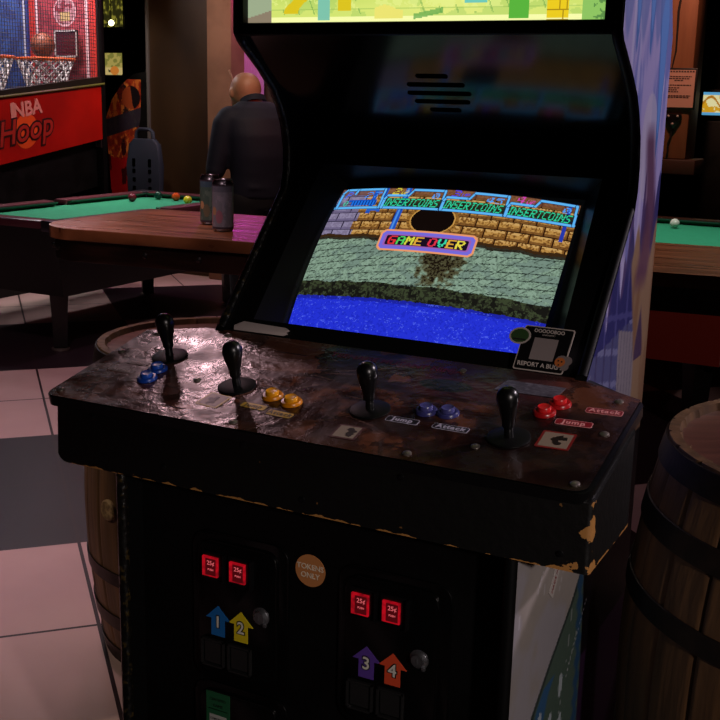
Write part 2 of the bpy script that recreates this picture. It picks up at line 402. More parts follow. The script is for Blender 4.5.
SIDES = {}
for o in bpy.data.objects:
    if o.name.startswith('side_panel'): SIDES[1 if max(v.co.x for v in o.data.vertices) > .3 else -1] = o
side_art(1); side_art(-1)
st = MB(); st.mi = 0
SM = frame((W2+.0012, .20, .66), (0, .62, .78), (0, -.78, .62))
st.box((-.042, -.014, 0), (.042, .014, .0008), M=SM); st.mi = 1
st.text('MADE IN U.S.A.', .011, SM @ Matrix.Translation((0, .0, .0012)), .0002)
st.build('sticker', [mat('sticker_white', 'b4aca8', .5), mat('sticker_red', '8a3a38', .5)], SIDES[1], smooth=False, label='small white sticker with red and grey print')

# body panels
b = MB().box((-W2+.019, .042, .06), (W2-.019, .058, .80)); front = b.build('front_panel', black_paint, cab, smooth=False)
MB().box((-W2+.019, .06, .0), (W2-.019, .075, .062)).build('kick_plate', black_paint, cab, smooth=False)
MB().box((-W2+.019, .695, .0), (W2-.019, .712, 1.52)).build('back_panel', black_vinyl, cab, smooth=False)
MB().box((-W2+.019, .38, 1.80), (W2-.019, .62, 1.818)).build('top_panel', black_vinyl, cab, smooth=False)
# sloping speaker panel below the marquee
SPM = frame((0, .372, 1.522), (1, 0, 0), (0, .788, -.616))
sl = MB(); sl.box((-W2+.019, 0, 0), (W2-.019, .325, .006))
spk = sl.build('speaker_panel', black_gloss, cab, smooth=False, M=SPM, label='glossy black sloping panel with five speaker slots')
gr = MB()
for i, (a, c) in enumerate(((-.036, .028), (-.062, .054), (-.069, .060), (-.062, .051), (-.038, .026))):
    yy = .115+.0245*i
    gr.prism(rrect(a, yy, c, yy+.0105, .005), lambda p, q, t: (p, q, -t), -.001, .0012)
gr.build('speaker_grille', mat('slot_black', '010101', .9, spec=0), spk, smooth=False, M=SPM)
# marquee
MB().box((-W2+.019, .355, 1.515), (W2-.019, .40, 1.537), .003).box((-W2+.019, .355, 1.76), (W2-.019, .40, 1.80), .003).box((-W2+.019, .355, 1.53), (-.341, .40, 1.77), .003).box((.341, .355, 1.53), (W2-.019, .40, 1.77), .003).build('marquee_retainer', black_paint, cab)
def marquee():
    nu, nv = 340, 112; x0, x1, z0, z1 = -W2+.021, W2-.021, 1.537, 1.76
    X, Zz = np.meshgrid(np.linspace(x0, x1, nu+1), np.linspace(z0, z1, nv+1))
    P = np.stack([X, np.full_like(X, .372), Zz], -1)
    u, v = np.meshgrid((np.arange(nu)+.5)/nu, (np.arange(nv)+.5)/nv)
    C = np.zeros((nv, nu, 3)); n = fbm(u*12, v*6, 2); n2 = fbm(u*50, v*20, 8)
    def put(m, c, k=1.0):
        m = np.clip(m, 0, 1)[..., None]*k; C[:] = C*(1-m)+hx(c)*m
    C[:] = hx('cfe070')
    put(np.clip((v-.12)/.25, 0, 1), 'a4c24e'); put(np.clip(.5-np.abs(u-.6)*1.6, 0, 1), 'eff08c')
    put((n > .55)*1., '9cc460', .4); put((n2 > .60)*(v > .1)*1., 'e4ee8c', .6); put((np.abs(np.sin(u*70+v*9)) < .12)*(v > .06)*(n > .45)*1., '6ca04c', .6)
    put(((v % .05) < .006)*(v > .1)*1., '8ab04e', .4)
    put((v < .035+.02*n)*1., 'f4f7a8')
    put((u < .085)*1., '9aa888'); put((u < .085)*(v < .10-(.085-u)*.8)*1., '8a7c68')
    put((np.abs(u-.245) < .018)*(v > .02)*1., '7cc0a8'); put((np.abs(u-.7) < .0)*1., 'ffffff')
    # hanging cloths, posts and crates of the street scene
    put((np.abs(u-.165+.02*np.sin(v*20)) < .022)*(v > .07)*1., 'd8c020'); put((np.abs(u-.305) < .02)*(v > .09)*1., 'd8c020')
    put((np.abs(u-.43) < .04)*(v < .11+.02*np.cos(u*60))*(v > .03)*1., 'e8e070')
    put((np.abs(u-.665) < .03)*(v > .13)*1., '70c4b4'); put((np.abs(u-.775) < .024)*(v > .02)*1., '58b03c')
    put((np.abs(u-.87) < .027)*(v > .02)*1., 'e8c820'); put((np.abs(u-.87) < .027)*(((v % .07) < .008) | (((u*60+(v//.07)*.5) % 1) < .08))*1., 'a88818')
    put(((u > .93)*1.), '8cc060'); put((u > .955)*(n2 > .5)*1., '5c8c48')
    put((np.abs(v-.05-.6*(u-.52)) < .02)*(u > .50)*(u < .58)*1., '5aa04a', .7)
    m = painted('marquee', P, C, mat('marquee_backlit', attr=True, emit=1.05, rough=.2), cab, label='backlit yellow green illuminated marquee panel', smooth=False)
marquee()
MB().box((-W2+.019, .38, 1.53), (W2-.019, .60, 1.77)).build('marquee_light_box', black_paint, cab, smooth=False)

# control deck box
K = .22; Z0 = .893
DO = (0, 0, Z0); DM = frame(DO, (1, 0, 0), (0, 1, K)); DN = math.sqrt(1+K*K)   # deck frame: x, distance up the slope, normal
def deck_pt(x, y, h=0): return DM @ Vector((x, y*DN, h))
def chipped():
    m = bpy.data.materials.new('chipped_black_paint'); m.use_nodes = True; nt = m.node_tree; N = nt.nodes; L = nt.links; b = N['Principled BSDF']
    tc = N.new('ShaderNodeTexCoord'); sp = N.new('ShaderNodeSeparateXYZ'); L.new(tc.outputs['Object'], sp.inputs[0])
    nz = N.new('ShaderNodeTexNoise'); nz.inputs['Scale'].default_value = 38; nz.inputs['Detail'].default_value = 9; L.new(tc.outputs['Object'], nz.inputs['Vector'])
    def M(op, a, bb=None):
        n = N.new('ShaderNodeMath'); n.operation = op
        for i, v in enumerate((a, bb)):
            if v is None: continue
            if isinstance(v, (int, float)): n.inputs[i].default_value = v
            else: L.new(v, n.inputs[i])
        return n.outputs[0]
    ez = M('SUBTRACT', sp.outputs[2], .766); ex = M('ADD', M('SUBTRACT', .481, sp.outputs[0]), M('MAXIMUM', M('ADD', sp.outputs[1], .376), 0))
    mz = M('MULTIPLY', ez, 48); mx = M('ADD', M('MULTIPLY', ex, 7), M('MULTIPLY', M('MAXIMUM', M('SUBTRACT', ez, .085), 0), 6))
    d = M('MINIMUM', mz, mx)
    fac = M('GREATER_THAN', nz.outputs['Fac'], M('ADD', d, .44))
    n2 = N.new('ShaderNodeTexNoise'); n2.inputs['Scale'].default_value = 60; n2.inputs['Detail'].default_value = 3; L.new(tc.outputs['Object'], n2.inputs['Vector'])
    fac2 = M('GREATER_THAN', n2.outputs['Fac'], .76)
    fac = M('MAXIMUM', fac, M('MULTIPLY', fac2, .35))
    mxn = N.new('ShaderNodeMix'); mxn.data_type = 'RGBA'; L.new(fac, mxn.inputs[0]); mxn.inputs[6].default_value = lin('080706')+(1,); mxn.inputs[7].default_value = lin('a8763f')+(1,)
    L.new(mxn.outputs[2], b.inputs['Base Color']); b.inputs['Roughness'].default_value = .45
    bp = N.new('ShaderNodeBump'); bp.inputs['Strength'].default_value = .25; bp.inputs['Distance'].default_value = .004; L.new(n2.outputs['Fac'], bp.inputs['Height']); L.new(bp.outputs[0], b.inputs['Normal'])
    return m
bx = MB()
outline = [(-.484, -.026), (.482, -.026), (.482, .195), (.40, .28), (-.40, .28), (-.484, .195)]
lo = [bx.bm.verts.new((x, y, .766)) for x, y in outline]; hi = [bx.bm.verts.new((x, y, Z0+K*y-.016)) for x, y in outline]
fs = [bx.bm.faces.new(lo[::-1]), bx.bm.faces.new(hi)]
for i in range(6): fs.append(bx.bm.faces.new((lo[i], lo[(i+1) % 6], hi[(i+1) % 6], hi[i])))
bmesh.ops.bevel(bx.bm, geom=[e for e in bx.bm.edges if all(v.co.x < -.48 and v.co.z < .77 for v in e.verts)], offset=.022, segments=4, affect='EDGES', profile=.5)
bmesh.ops.bevel(bx.bm, geom=[e for e in bx.bm.edges if abs(e.verts[0].co.z-e.verts[1].co.z) > .05], offset=.008, segments=3, affect='EDGES', profile=.5)
ctl = bx.build('control_box', chipped(), cab, label='black painted box with chipped tan wood edges')
for x, z in ((-.40, .86), (-.09, .862), (.19, .858), (.44, .79), (.02, .79), (-.25, .795)):
    MB().lathe([(.005, 0), (.005, .002), (.002, .003)], n=12, M=frame((x, -.0262, z), (1, 0, 0), (0, 0, 1))).build('bolt_head', black_plastic, ctl)
def deck_outline(g):
    P = []
    def arc(cx, cy, r, a0, a1, n=6):
        for k in range(n+1):
            a = math.radians(a0+(a1-a0)*k/n); P.append((cx+r*math.cos(a), cy+r*math.sin(a)))
    r = .022
    arc(.470+g*4-r, -.030-g+r, r, -90, 0); arc(.470+g*4-r, .262+g-r, r, 0, 60); arc(.37+g, .307+g-.01, .01, 60, 90, 3)
    arc(-.37-g, .307+g-.01, .01, 90, 120, 3); arc(-.505-g+r, .262+g-r, r, 120, 180); arc(-.505-g+r, -.030-g+r, r, 180, 270)
    return P
MB().prism(deck_outline(.002), lambda x, y, t: (x, y*DN, t), -.019, -.0012, bev=.0).build('deck_board', black_plastic, cab, M=DM, label='black rubber edged deck board')
# painted sewer-coloured overlay under clear plastic
def overlay():
    nu, nv = 360, 130
    U = np.linspace(-1, 1, nu+1); Yl = np.linspace(-.030, .306, nv+1)
    def hw(y):
        if y > .262: return .4875-.12*(y-.262)/.045
        if y < -.01: return .4875-.022*(1-math.sqrt(max(0, 1-((-.01-y)/.0202)**2)))
        return .4875
    X = np.array([[-.0175+u*hw(y) for u in U] for y in Yl]); Y = np.repeat(Yl[:, None], nu+1, 1)
    P = np.zeros(X.shape+(3,))
    M3 = np.array(DM)
    loc = np.stack([X, Y*DN, np.full_like(X, .0006), np.ones_like(X)], -1); P = (loc @ M3.T)[..., :3]
    x = (X[:-1, :-1]+X[1:, 1:])/2; y = (Y[:-1, :-1]+Y[1:, 1:])/2
    C = np.zeros(x.shape+(3,)); n = fbm(x*14+9, y*14+4, 21, 5); n2 = fbm(x*45+9, y*45+3, 31, 4); n3 = fbm(x*6+40, y*6+9, 41, 3)
    def put(m, c, k=1.0):
        m = np.clip(m, 0, 1)[..., None]*k; C[:] = C*(1-m)+hx(c)*m
    sm = lambda a, b, v: np.clip((v-a)/(b-a), 0, 1)
    C[:] = hx('2e1813'); put(sm(.50, .54, n), '4a2a1f'); put(sm(.56, .6, n), '6a3f2c', .7)
    put(sm(.52, .56, n2), '20110f', .6)
    band = sm(0, .01, y-.15-.04*n3)*sm(-.02, .02, .30-np.abs(x-.02))
    put(band*sm(.38, .42, n3), '6d4433', .8); put(band*sm(.50, .52, n), '1c1512', .8)
    put(sm(0, .01, y-.17)*sm(0, .03, x-.08)*sm(0, .03, .36-x), '5c2f38', .5)
    put(sm(.0, .02, .0-y)*sm(-.1, .0, x+.12), '45281a', .7)
    put(sm(0, .06, -.18-x), '5b382f', .45)
    put(((np.abs((x*7+y*3) % 1-.5) > .47) | (np.abs((y*16) % 1-.5) > .46))*sm(.5, .6, n3)*1., '1a0e0c', .5)
    put(sm(0, .03, x-.24)*sm(0, .04, .22-y), '150c0c', .65)
    # dark green blot and scuffs
    put(sm(0, .15, 1-((x-.155)/.05)**2-((y-.215)/.022)**2), '1c2a26', .8)
    rs = np.random.RandomState(8)
    for k in range(70):
        cx, cy, l, a = rs.uniform(-.48, .1), rs.uniform(-.02, .29), rs.uniform(.005, .04), rs.uniform(-.5, 1.2)
        d = np.abs((x-cx)*math.sin(a)-(y-cy)*math.cos(a)); t = (x-cx)*math.cos(a)+(y-cy)*math.sin(a)
        put((d < .0016)*(np.abs(t) < l)*1., '9a7a70', .4)
    m = mat('overlay_plastic', attr=True, rough=.26, bump=.13, bscale=60, rvar=.12, scale=16, spec=.45)
    return painted('control_overlay', P, C, m, cab, label='scratched glossy brown artwork overlay')
overlay()
def dfr(x, y, rot=0, h=.0012): return Matrix.Translation(deck_pt(x, y, h)) @ DM.to_3x3().to_4x4() @ Matrix.Rotation(math.radians(rot), 4, 'Z')

# joysticks
def joystick(x, y, lab):
    ORG[0] = Vector((0, 0, 0))
    root = MB().lathe([(.0335, 0), (.0335, .0022), (.031, .0035), (.010, .004)], n=40).build('joystick', mat('washer_black', '070707', .5, spec=.2), cab, world=False)
    MB().lathe([(.0075, .003), (.0062, .03), (.006, .045)], n=20).build('shaft', black_plastic, root, world=False)
    MB().lathe([(.001, .086), (.008, .0845), (.0135, .080), (.0168, .073), (.0174, .066), (.0165, .059), (.014, .048), (.0112, .036), (.0098, .027), (.0100, .022), (.0085, .019)][::-1], n=28).build('bat_top_knob', mat('knob_black', '09090a', .3), root, world=False)
    root.matrix_local = Matrix.Translation(-cab.location) @ dfr(x, y); root['label'] = lab
for a in ((-.380, .168, 'black joystick beside the blue buttons'), (-.186, .100, 'black joystick beside the yellow buttons'),
          (.075, .095, 'black joystick left of the purple buttons'), (.318, .080, 'black joystick left of the red buttons')): joystick(*a)
# buttons
def button(x, y, c, c2, lab):
    root = MB().lathe([(.0185, 0), (.0185, .0025), (.0165, .0055), (.0125, .006), (.0122, .004)], n=32).build('button', mat('btn_'+c, c, .3), cab, world=False)
    MB().lathe([(.0112, .003), (.0112, .0105), (.0100, .0125), (.0085, .0118), (.004, .0113)], n=28).build('plunger', mat('btn_'+c2, c2, .28), root, world=False)
    root.matrix_local = Matrix.Translation(-cab.location) @ dfr(x, y); root['label'] = lab
for a in ((-.366, .113, '123e9c', '1a4cb4', 'blue push button'), (-.361, .076, '123e9c', '1a4cb4', 'blue push button'),
          (-.105, .086, 'c87a08', 'dc9412', 'yellow push button'), (-.062, .076, 'c87a08', 'dc9412', 'yellow push button'),
          (.164, .118, '34346c', '44447e', 'purple push button'), (.200, .122, '34346c', '44447e', 'purple push button'),
          (.342, .172, 'a81418', 'cc2022', 'red push button'), (.356, .206, 'a81418', 'cc2022', 'red push button')): button(*a)
ORG[0] = Vector(cab.location)
# button name plates and portrait squares
def plate(x, y, w_, h_, rot, fill, ink, body, size, lab, border=None):
    M = dfr(x, y, rot, .0009); m = MB(); m.mi = 1
    if border or body: m.prism(rrect(-w_/2, -h_/2, w_/2, h_/2, h_*.25), lambda p, q, t: (p, q, t), 0, .0004)
    m.mi = 0; k = .0011; m.prism(rrect(-w_/2+k, -h_/2+k, w_/2-k, h_/2-k, h_*.2), lambda p, q, t: (p, q, t), .0003, .0006)
    m.mi = 1
    if body: m.text(body, size*1.12, Matrix.Translation((0, 0, .0009)), .0002, bold=.0004, space=1.15)
    m.build('name_plate', [mat('ink_'+fill, fill, .35), mat('ink_'+ink, ink, .35)], cab, smooth=False, M=M, label=lab)
plate(-.423, .128, .05, .016, -3, '2c1a16', '8c7a74', 'Jump', .013, 'faded plate reading Jump')
plate(-.432, .093, .058, .016, -3, '2c1a16', '8c7a74', 'Attack', .013, 'faded plate reading Attack')
plate(-.117, .046, .050, .018, -3, 'b8901c', '221a0c', 'Jump', .0135, 'yellow plate reading Jump')
plate(-.060, .036, .050, .018, -3, 'b8901c', '221a0c', 'Attack', .0135, 'yellow plate reading Attack')
plate(.140, .080, .056, .017, 0, '16101a', 'b4aec0', 'Jump', .014, 'dark plate reading Jump')
plate(.222, .081, .060, .017, 0, '16101a', 'b4aec0', 'Attack', .014, 'dark plate reading Attack')
plate(.395, .155, .058, .018, 3, '8a1c26', 'e09a98', 'Jump', .014, 'red plate reading Jump')
plate(.428, .205, .058, .018, 3, '8a1c26', 'e09a98', 'Attack', .014, 'red plate reading Attack')
def square(x, y, s_, rot, edge, fill, lab):
    M = dfr(x, y, rot, .0009); m = MB(); m.mi = 1; m.prism(rrect(-s_/2, -s_/2, s_/2, s_/2, .003), lambda p, q, t: (p, q, t), 0, .0004)
    m.mi = 0; k = s_/2-.004; m.box((-k, -k, .0003), (k, k, .0006)); m.mi = 2
    rs = random.Random(int(x*1000))
    for j in range(6):
        cx, cy = rs.uniform(-k*.55, k*.55), rs.uniform(-k*.55, k*.55); a = rs.uniform(0, 3)
        pts = [(cx+(.3+.7*rs.random())*k*.45*math.cos(a+i*.9), cy+(.3+.7*rs.random())*k*.45*math.sin(a+i*.9)) for i in range(7)]
        m.prism(pts, lambda p, q, t: (p, q, t), .0005, .0008+.00005*j)
    m.build('portrait_square', [mat('ink_'+fill, fill, .35), mat('ink_'+edge, edge, .35), mat('ink_1c120e', '1c120e', .4)], cab, smooth=False, M=M, label=lab)
square(.386, .096, .052, 2, '7c1a18', '8c7a68', 'square decal with a red border')
square(.074, .018, .044, 2, '4c2a2c', '8c7c6c', 'square decal with pale ground')
square(-.196, .044, .046, -6, '8c742c', '4a3c24', 'square decal with a yellow border')
tt = MB(); tt.text('TEENAGE MUTANT NINJA', .022, dfr(.035, .268, 0, .001), .0001, bold=.0004)
tt.build('title_lettering', mat('ink_6a2024', '6a2024', .4), cab, smooth=False)
wf = MB(); wf.prism([(-.055, -.02), (.05, -.02), (.055, .02), (-.045, .02)], lambda p, q, t: (p, q, t), 0, .0005)
wf.build('instruction_sticker', mat('ink_4a4650', '4a4650', .4, color2='6a6670', scale=90, stretch=(1, 5, 1), lo=.52, hi=.56), cab, smooth=False, M=dfr(.292, .245, 0, .001), label='grey worn instruction sticker on deck')
screws = [(.448, .137), (.450, -.012), (-.487, -.008), (-.487, .160), (-.470, .250), (.192, -.012), (-.119, -.012), (.440, .245), (-.33, .285), (.16, .275), (-.20, .08), (-.27, .10), (.05, .13), (.28, .04)]
sc0 = MB().lathe([(.0072, 0), (.0072, .0012), (.0045, .003), (.002, .0033)], n=20)
sc0.box((-.003, -.0006, .003), (.003, .0006, .0038)); sc0.box((-.0006, -.003, .003), (.0006, .003, .0038))
s0 = sc0.build('screw', steel, cab, world=False)
for i, (x, y) in enumerate(screws):
    o = s0 if i == 0 else s0.copy()
    if i: col.objects.link(o); o.parent = cab
    o.matrix_local = Matrix.Translation(-cab.location) @ dfr(x, y, 37*i, .0008)

# monitor: bezel and curved picture tube
EX = Vector((1, 0, 0)); ET = Vector((0, .649, .761)).normalized(); EN = EX.cross(ET); S0 = Vector((0, .384, .968))
if EN.y > 0: EN = -EN
def scr(x, t, n): return S0+EX*x+ET*t+EN*n
bz = MB()
def ring(a, bq):
    for i in range(4):
        j = (i+1) % 4; bz.poly([a[i], a[j], bq[j], bq[i]])
OUT = [(-W2+.02, -.055, .044), (W2-.02, -.055, .044), (W2-.02, .43, .044), (-W2+.02, .43, .044)]
MID = [(-.305, -.02, .046), (.305, -.02, .046), (.295, .36, .046), (-.295, .36, .046)]
INN = [(-.262, -.012, -.012), (.262, -.012, -.012), (.255, .352, -.012), (-.255, .352, -.012)]
ring([scr(*p) for p in OUT], [scr(*p) for p in MID]); ring([scr(*p) for p in MID], [scr(*p) for p in INN])
bz.build('bezel', mat('bezel_black', '0a0a0a', .38, spec=.35), cab, smooth=False)
MB().box((-W2+.019, .29, .945), (W2-.019, .36, .957)).build('deck_shelf', black_paint, cab, smooth=False)

FONT5 = {'A': '01110 10001 10001 11111 10001 10001 10001', 'C': '01111 10000 10000 10000 10000 10000 01111', 'E': '11111 10000 10000 11110 10000 10000 11111',
 'G': '01111 10000 10000 10111 10001 10001 01111', 'I': '111 010 010 010 010 010 111', 'M': '10001 11011 10101 10101 10001 10001 10001', 'N': '10001 11001 10101 10101 10011 10001 10001',
 'O': '01110 10001 10001 10001 10001 10001 01110', 'P': '11110 10001 10001 11110 10000 10000 10000', 'R': '11110 10001 10001 11110 10100 10010 10001', 'S': '01111 10000 10000 01110 00001 00001 11110',
 'T': '11111 00100 00100 00100 00100 00100 00100', 'U': '10001 10001 10001 10001 10001 10001 01110', 'V': '10001 10001 10001 10001 01010 01010 00100', '0': '01110 10001 10011 10101 11001 10001 01110',
 '2': '01110 10001 00001 00110 01000 10000 11111', '3': '11110 00001 00001 01110 00001 00001 11110', '4': '00110 01010 10010 10010 11111 00010 00010', '5': '11111 10000 11110 00001 00001 10001 01110', '7': '11111 00001 00010 00100 00100 01000 01000', ' ': '000 000 000 000 000 000 000'}
def screen():
    NX, NY = 360, 264
    x, y = np.meshgrid(np.arange(NX)+.5, np.arange(NY)+.5)      # y down
    u = x/NX; v = y/NY; C = np.zeros((NY, NX, 3))
    def put(m, c, k=1.0):
        m = np.clip(m*1., 0, 1)[..., None]*k; C[:] = C*(1-m)+hx(c)*m
    n = fbm(x/6, y/6, 50); n2 = fbm(x/2.2, y/2.2, 60, 2); n3 = fbm(x/22, y/14, 70)
    # brick wall
    V1 = .325
    by = (v*NY/15.5); row = np.floor(by); fx = (x/31+.5*(row % 2)+.08*np.sin(row*5)); 
    gap = (np.abs(by % 1-.5) > .44) | (np.abs(fx % 1-.5) > .472)
    C[:] = hx('94682f'); put(n2 > .5, 'b88a48'); put(((by % 1) > .70) & ~gap, '6c4620', .8); put(((by % 1) < .32) & (n2 > .42) & ~gap, 'cca465', .8); put((n2 < .33), '5c3818', .7); put(((fx % 1) > .90) & ~gap, '70481f', .8); put(gap, '2c1408')
    left = u < .125+.015*((row % 2)); put(left, '7a708c'); put(left & (n2 > .5), '8f86a4', .8); put(left & gap, '1e1830'); put(left & ((by % 1) > .7), '5e5474', .7)
    put(v < .05, '6a4030', .7)
    # round drain and blue pipes
    cx, cy, r = .466, .212, .088; d = np.sqrt(((u-cx)/r)**2+((v-cy)/(r*1.02))**2)
    put(d < 1.2, '8c6028'); put((d < 1.2) & (((np.arctan2(v-cy, u-cx)*5) % 1) < .12), '2c1408'); put((d > 1.0) & (d < 1.06), 'c8964a'); put(d < 1.0, '100806')
    put((np.abs(u-.312) < .012) & (v < V1), '1c50b8'); put((np.abs(u-.309) < .004) & (v < V1), '4c8ce0')
    put((np.abs(u-.17) < .010) & (v < .18), '1c50b8'); put((np.abs(u-.215) < .008) & (v < .17), '1c50b8'); put((np.abs(v-.155) < .007) & (np.abs(u-.19) < .03), '2a64c8')
    put((np.abs(u-.965) < .006) & (v < .25), '2438a8'); put((np.abs(v-.12) < .005) & (u > .95), '2438a8')
    # stone slope
    e1 = V1-.012*np.sin(u*40)*.4+.012*(n-.5)
    s = v > e1; V2 = .625+.02*(n3-.5)
    put(s, '77907c'); put(s & (n2 > .52), '8ba592', .7); put(s & (n3 > .55), '6c8278', .7)
    dg = ((x*1.0+ (y-90)*1.15) % 17 < 1.5) | ((y+.12*x) % 11.5 < 1.5)
    put(s & dg & (n > .36), '222c26', .9); put(s & (n2 < .34), '5a6c60', .7); put(s & (v < e1+.035), '1c120a', .8); put(s & (v < e1+.018), '3a2410', .9)
    pt = 1-((u-.56)/.10)**2-((v-.46)/.17)**2+2*(n-.5); put(s*np.clip(pt*2, 0, 1), '3c3018', .75); put(s & (pt > .6) & (n2 > .5), '160e08', .9)
    # moss strip and water
    put(v > V2, '22241a'); put((v > V2) & (n2 > .5), '37402a'); put((v > V2) & (n > .56), '141410')
    V3 = .715+.012*(n-.5); wv = v > V3; put(wv, '2230d2'); put(wv & (v < V3+.02), '1a22a0')
    rip = np.abs(fbm(x/14, y/5, 90, 3)-.5) < .012; put(wv & rip, '5a70f0', .7); put(wv & (n2 > .62), '1824b4', .6)
    hot = np.exp(-((u-.70)/.05)**2-((v-.93)/.03)**2); put(wv*hot, '5a78ff', .5)
    # HUD
    def text(s_, x0, y0, sc, c, sh=.25, sx=None, bg=None):
        sx = sx or sc; cxp = x0
        for ch in s_:
            rows = FONT5[ch].split(); wd = len(rows[0])
            for j, rr in enumerate(rows):
                for i, q in enumerate(rr):
                    if q == '1':
                        xa = cxp+i*sx+(7-j)*sh*sc; ya = y0+j*sc
                        a0, a1, b0, b1 = int(round(xa)), int(round(xa+sx)), int(round(ya)), int(round(ya+sc))
                        C[max(b0, 0):b1, max(a0, 0):min(a1, NX)] = hx(c)
            cxp += (wd+1)*sx
    def seg(x0, y0, x1, y1, c='5cb4f4', wd=3.2):
        L2 = max(1e-6, (x1-x0)**2+(y1-y0)**2); t = np.clip(((x-x0)*(x1-x0)+(y-y0)*(y1-y0))/L2, 0, 1)
        dd = np.hypot(x-x0-t*(x1-x0), y-y0-t*(y1-y0)); put(dd < wd/2+1, '10204a', .8); put(dd < wd/2, c)
    B = 37
    seg(1, B, NX-3, B)
    seg(8, 2, 74, 2); seg(74, 2, 76, B); seg(4, B, 4, 8); seg(4, 8, 8, 2); seg(28, 2, 26, 10); 
    put((np.abs(y-17.5) < 8.5) & (np.abs(x-44) < 24) & (y > 22), '1450b8'); put((y > 24) & (y < 33) & (x > 26) & (x < 68), '1c70e0'); put((y > 24) & (y < 33) & (x > 26) & (x < 68) & ((x % 5) < 1.6), '0c3080')
    text('0', 12, 24, 1.3, '38d8b0'); text('27', 44, 7, 1.6, '3c8cf0', .25, 2.2); text('1', 0, 0, 1, '3c8cf0') if '1' in FONT5 else None
    text('P', 10, 6, 1.8, '3c6cf0', .25, 1.8)
    for k, (num, cc, nn) in enumerate((('2', 'd8c83c', '0'), ('3', '5040e0', '45'), ('4', 'd040b0', '0'))):
        x0 = 80+k*93
        seg(x0, B, x0, 20); seg(x0, 20, x0+3, 14); seg(x0+3, 14, x0+36, 14); seg(x0+36, 14, x0+42, 3); seg(x0+42, 3, x0+90, 3); seg(x0+90, 3, x0+92, B)
        text(num, x0+8, 0, 1.7, cc, .25, 2.2); text('UP', x0+22, 5, 1, cc); text(nn, x0+(72 if len(nn) == 1 else 60), 8, 1.5, '4c9cf0', .25, 2.0)
        put((x > x0+2) & (x < x0+90) & (y > 19) & (y < 35), '0c1c18', .75); text('INSERTCOINS', x0+1.6, 19.6, 2.1, '2cd09a', .2, 1.36)
    # GAME OVER box
    gx0, gx1, gy0, gy1 = 99, 242, 76, 112
    def rr(x0, y0, x1, y1, r):
        qx = np.maximum(np.maximum(x0+r-x, x-(x1-r)), 0); qy = np.maximum(np.maximum(y0+r-y, y-(y1-r)), 0)
        return (np.hypot(qx, qy) <= r) & (x >= x0) & (x <= x1) & (y >= y0) & (y <= y1)
    put(rr(gx0, gy0, gx1, gy1, 9), 'e89868'); put(rr(gx0+3, gy0+3, gx1-3, gy1-3, 7), '7468d8'); put(rr(gx0+8, gy0+8, gx1-8, gy1-8, 4), '9a5cb0'); put(rr(gx0+11, gy0+10, gx1-11, gy1-10, 2), '180c20')
    cols = {'G': 'e03038', 'A': '50d060', 'M': 'd8d840', 'E': 'e0a838', 'O': 'e03048', 'V': '38d8a8', 'R': 'e8d848'}
    cxp = gx0+14
    for ch in 'GAME OVER':
        wd = {'M': 5, ' ': 3}.get(ch, 5)
        if ch != ' ':
            for dxx in (0, 1): text(ch, cxp+dxx, gy0+11, 2.0, cols[ch], .15, 2.15)
        cxp += (wd+1)*2.22 if ch != ' ' else 7
    # curved tube surface
    nu, nv = NX, NY
    U, Vv = np.meshgrid(np.linspace(0, 1, nu+1), np.linspace(0, 1, nv+1))
    X = (U-.5)*.515; T = .332-Vv*.372
    k = 1-(X/.2575)**2; kt = 1-((T-.146)/.186)**2
    off = .024*k+.012*kt-.003
    X = X*(1-.018*(1-kt)); T = T
    P = np.array(S0)[None, None]+X[..., None]*np.array(EX)+T[..., None]*np.array(ET)+off[..., None]*np.array(EN)
    painted('monitor_screen', P, C, mat('crt_picture', attr=True, emit=1.0, rough=.12), cab, label='curved lit screen showing GAME OVER and INSERT COINS')
screen()

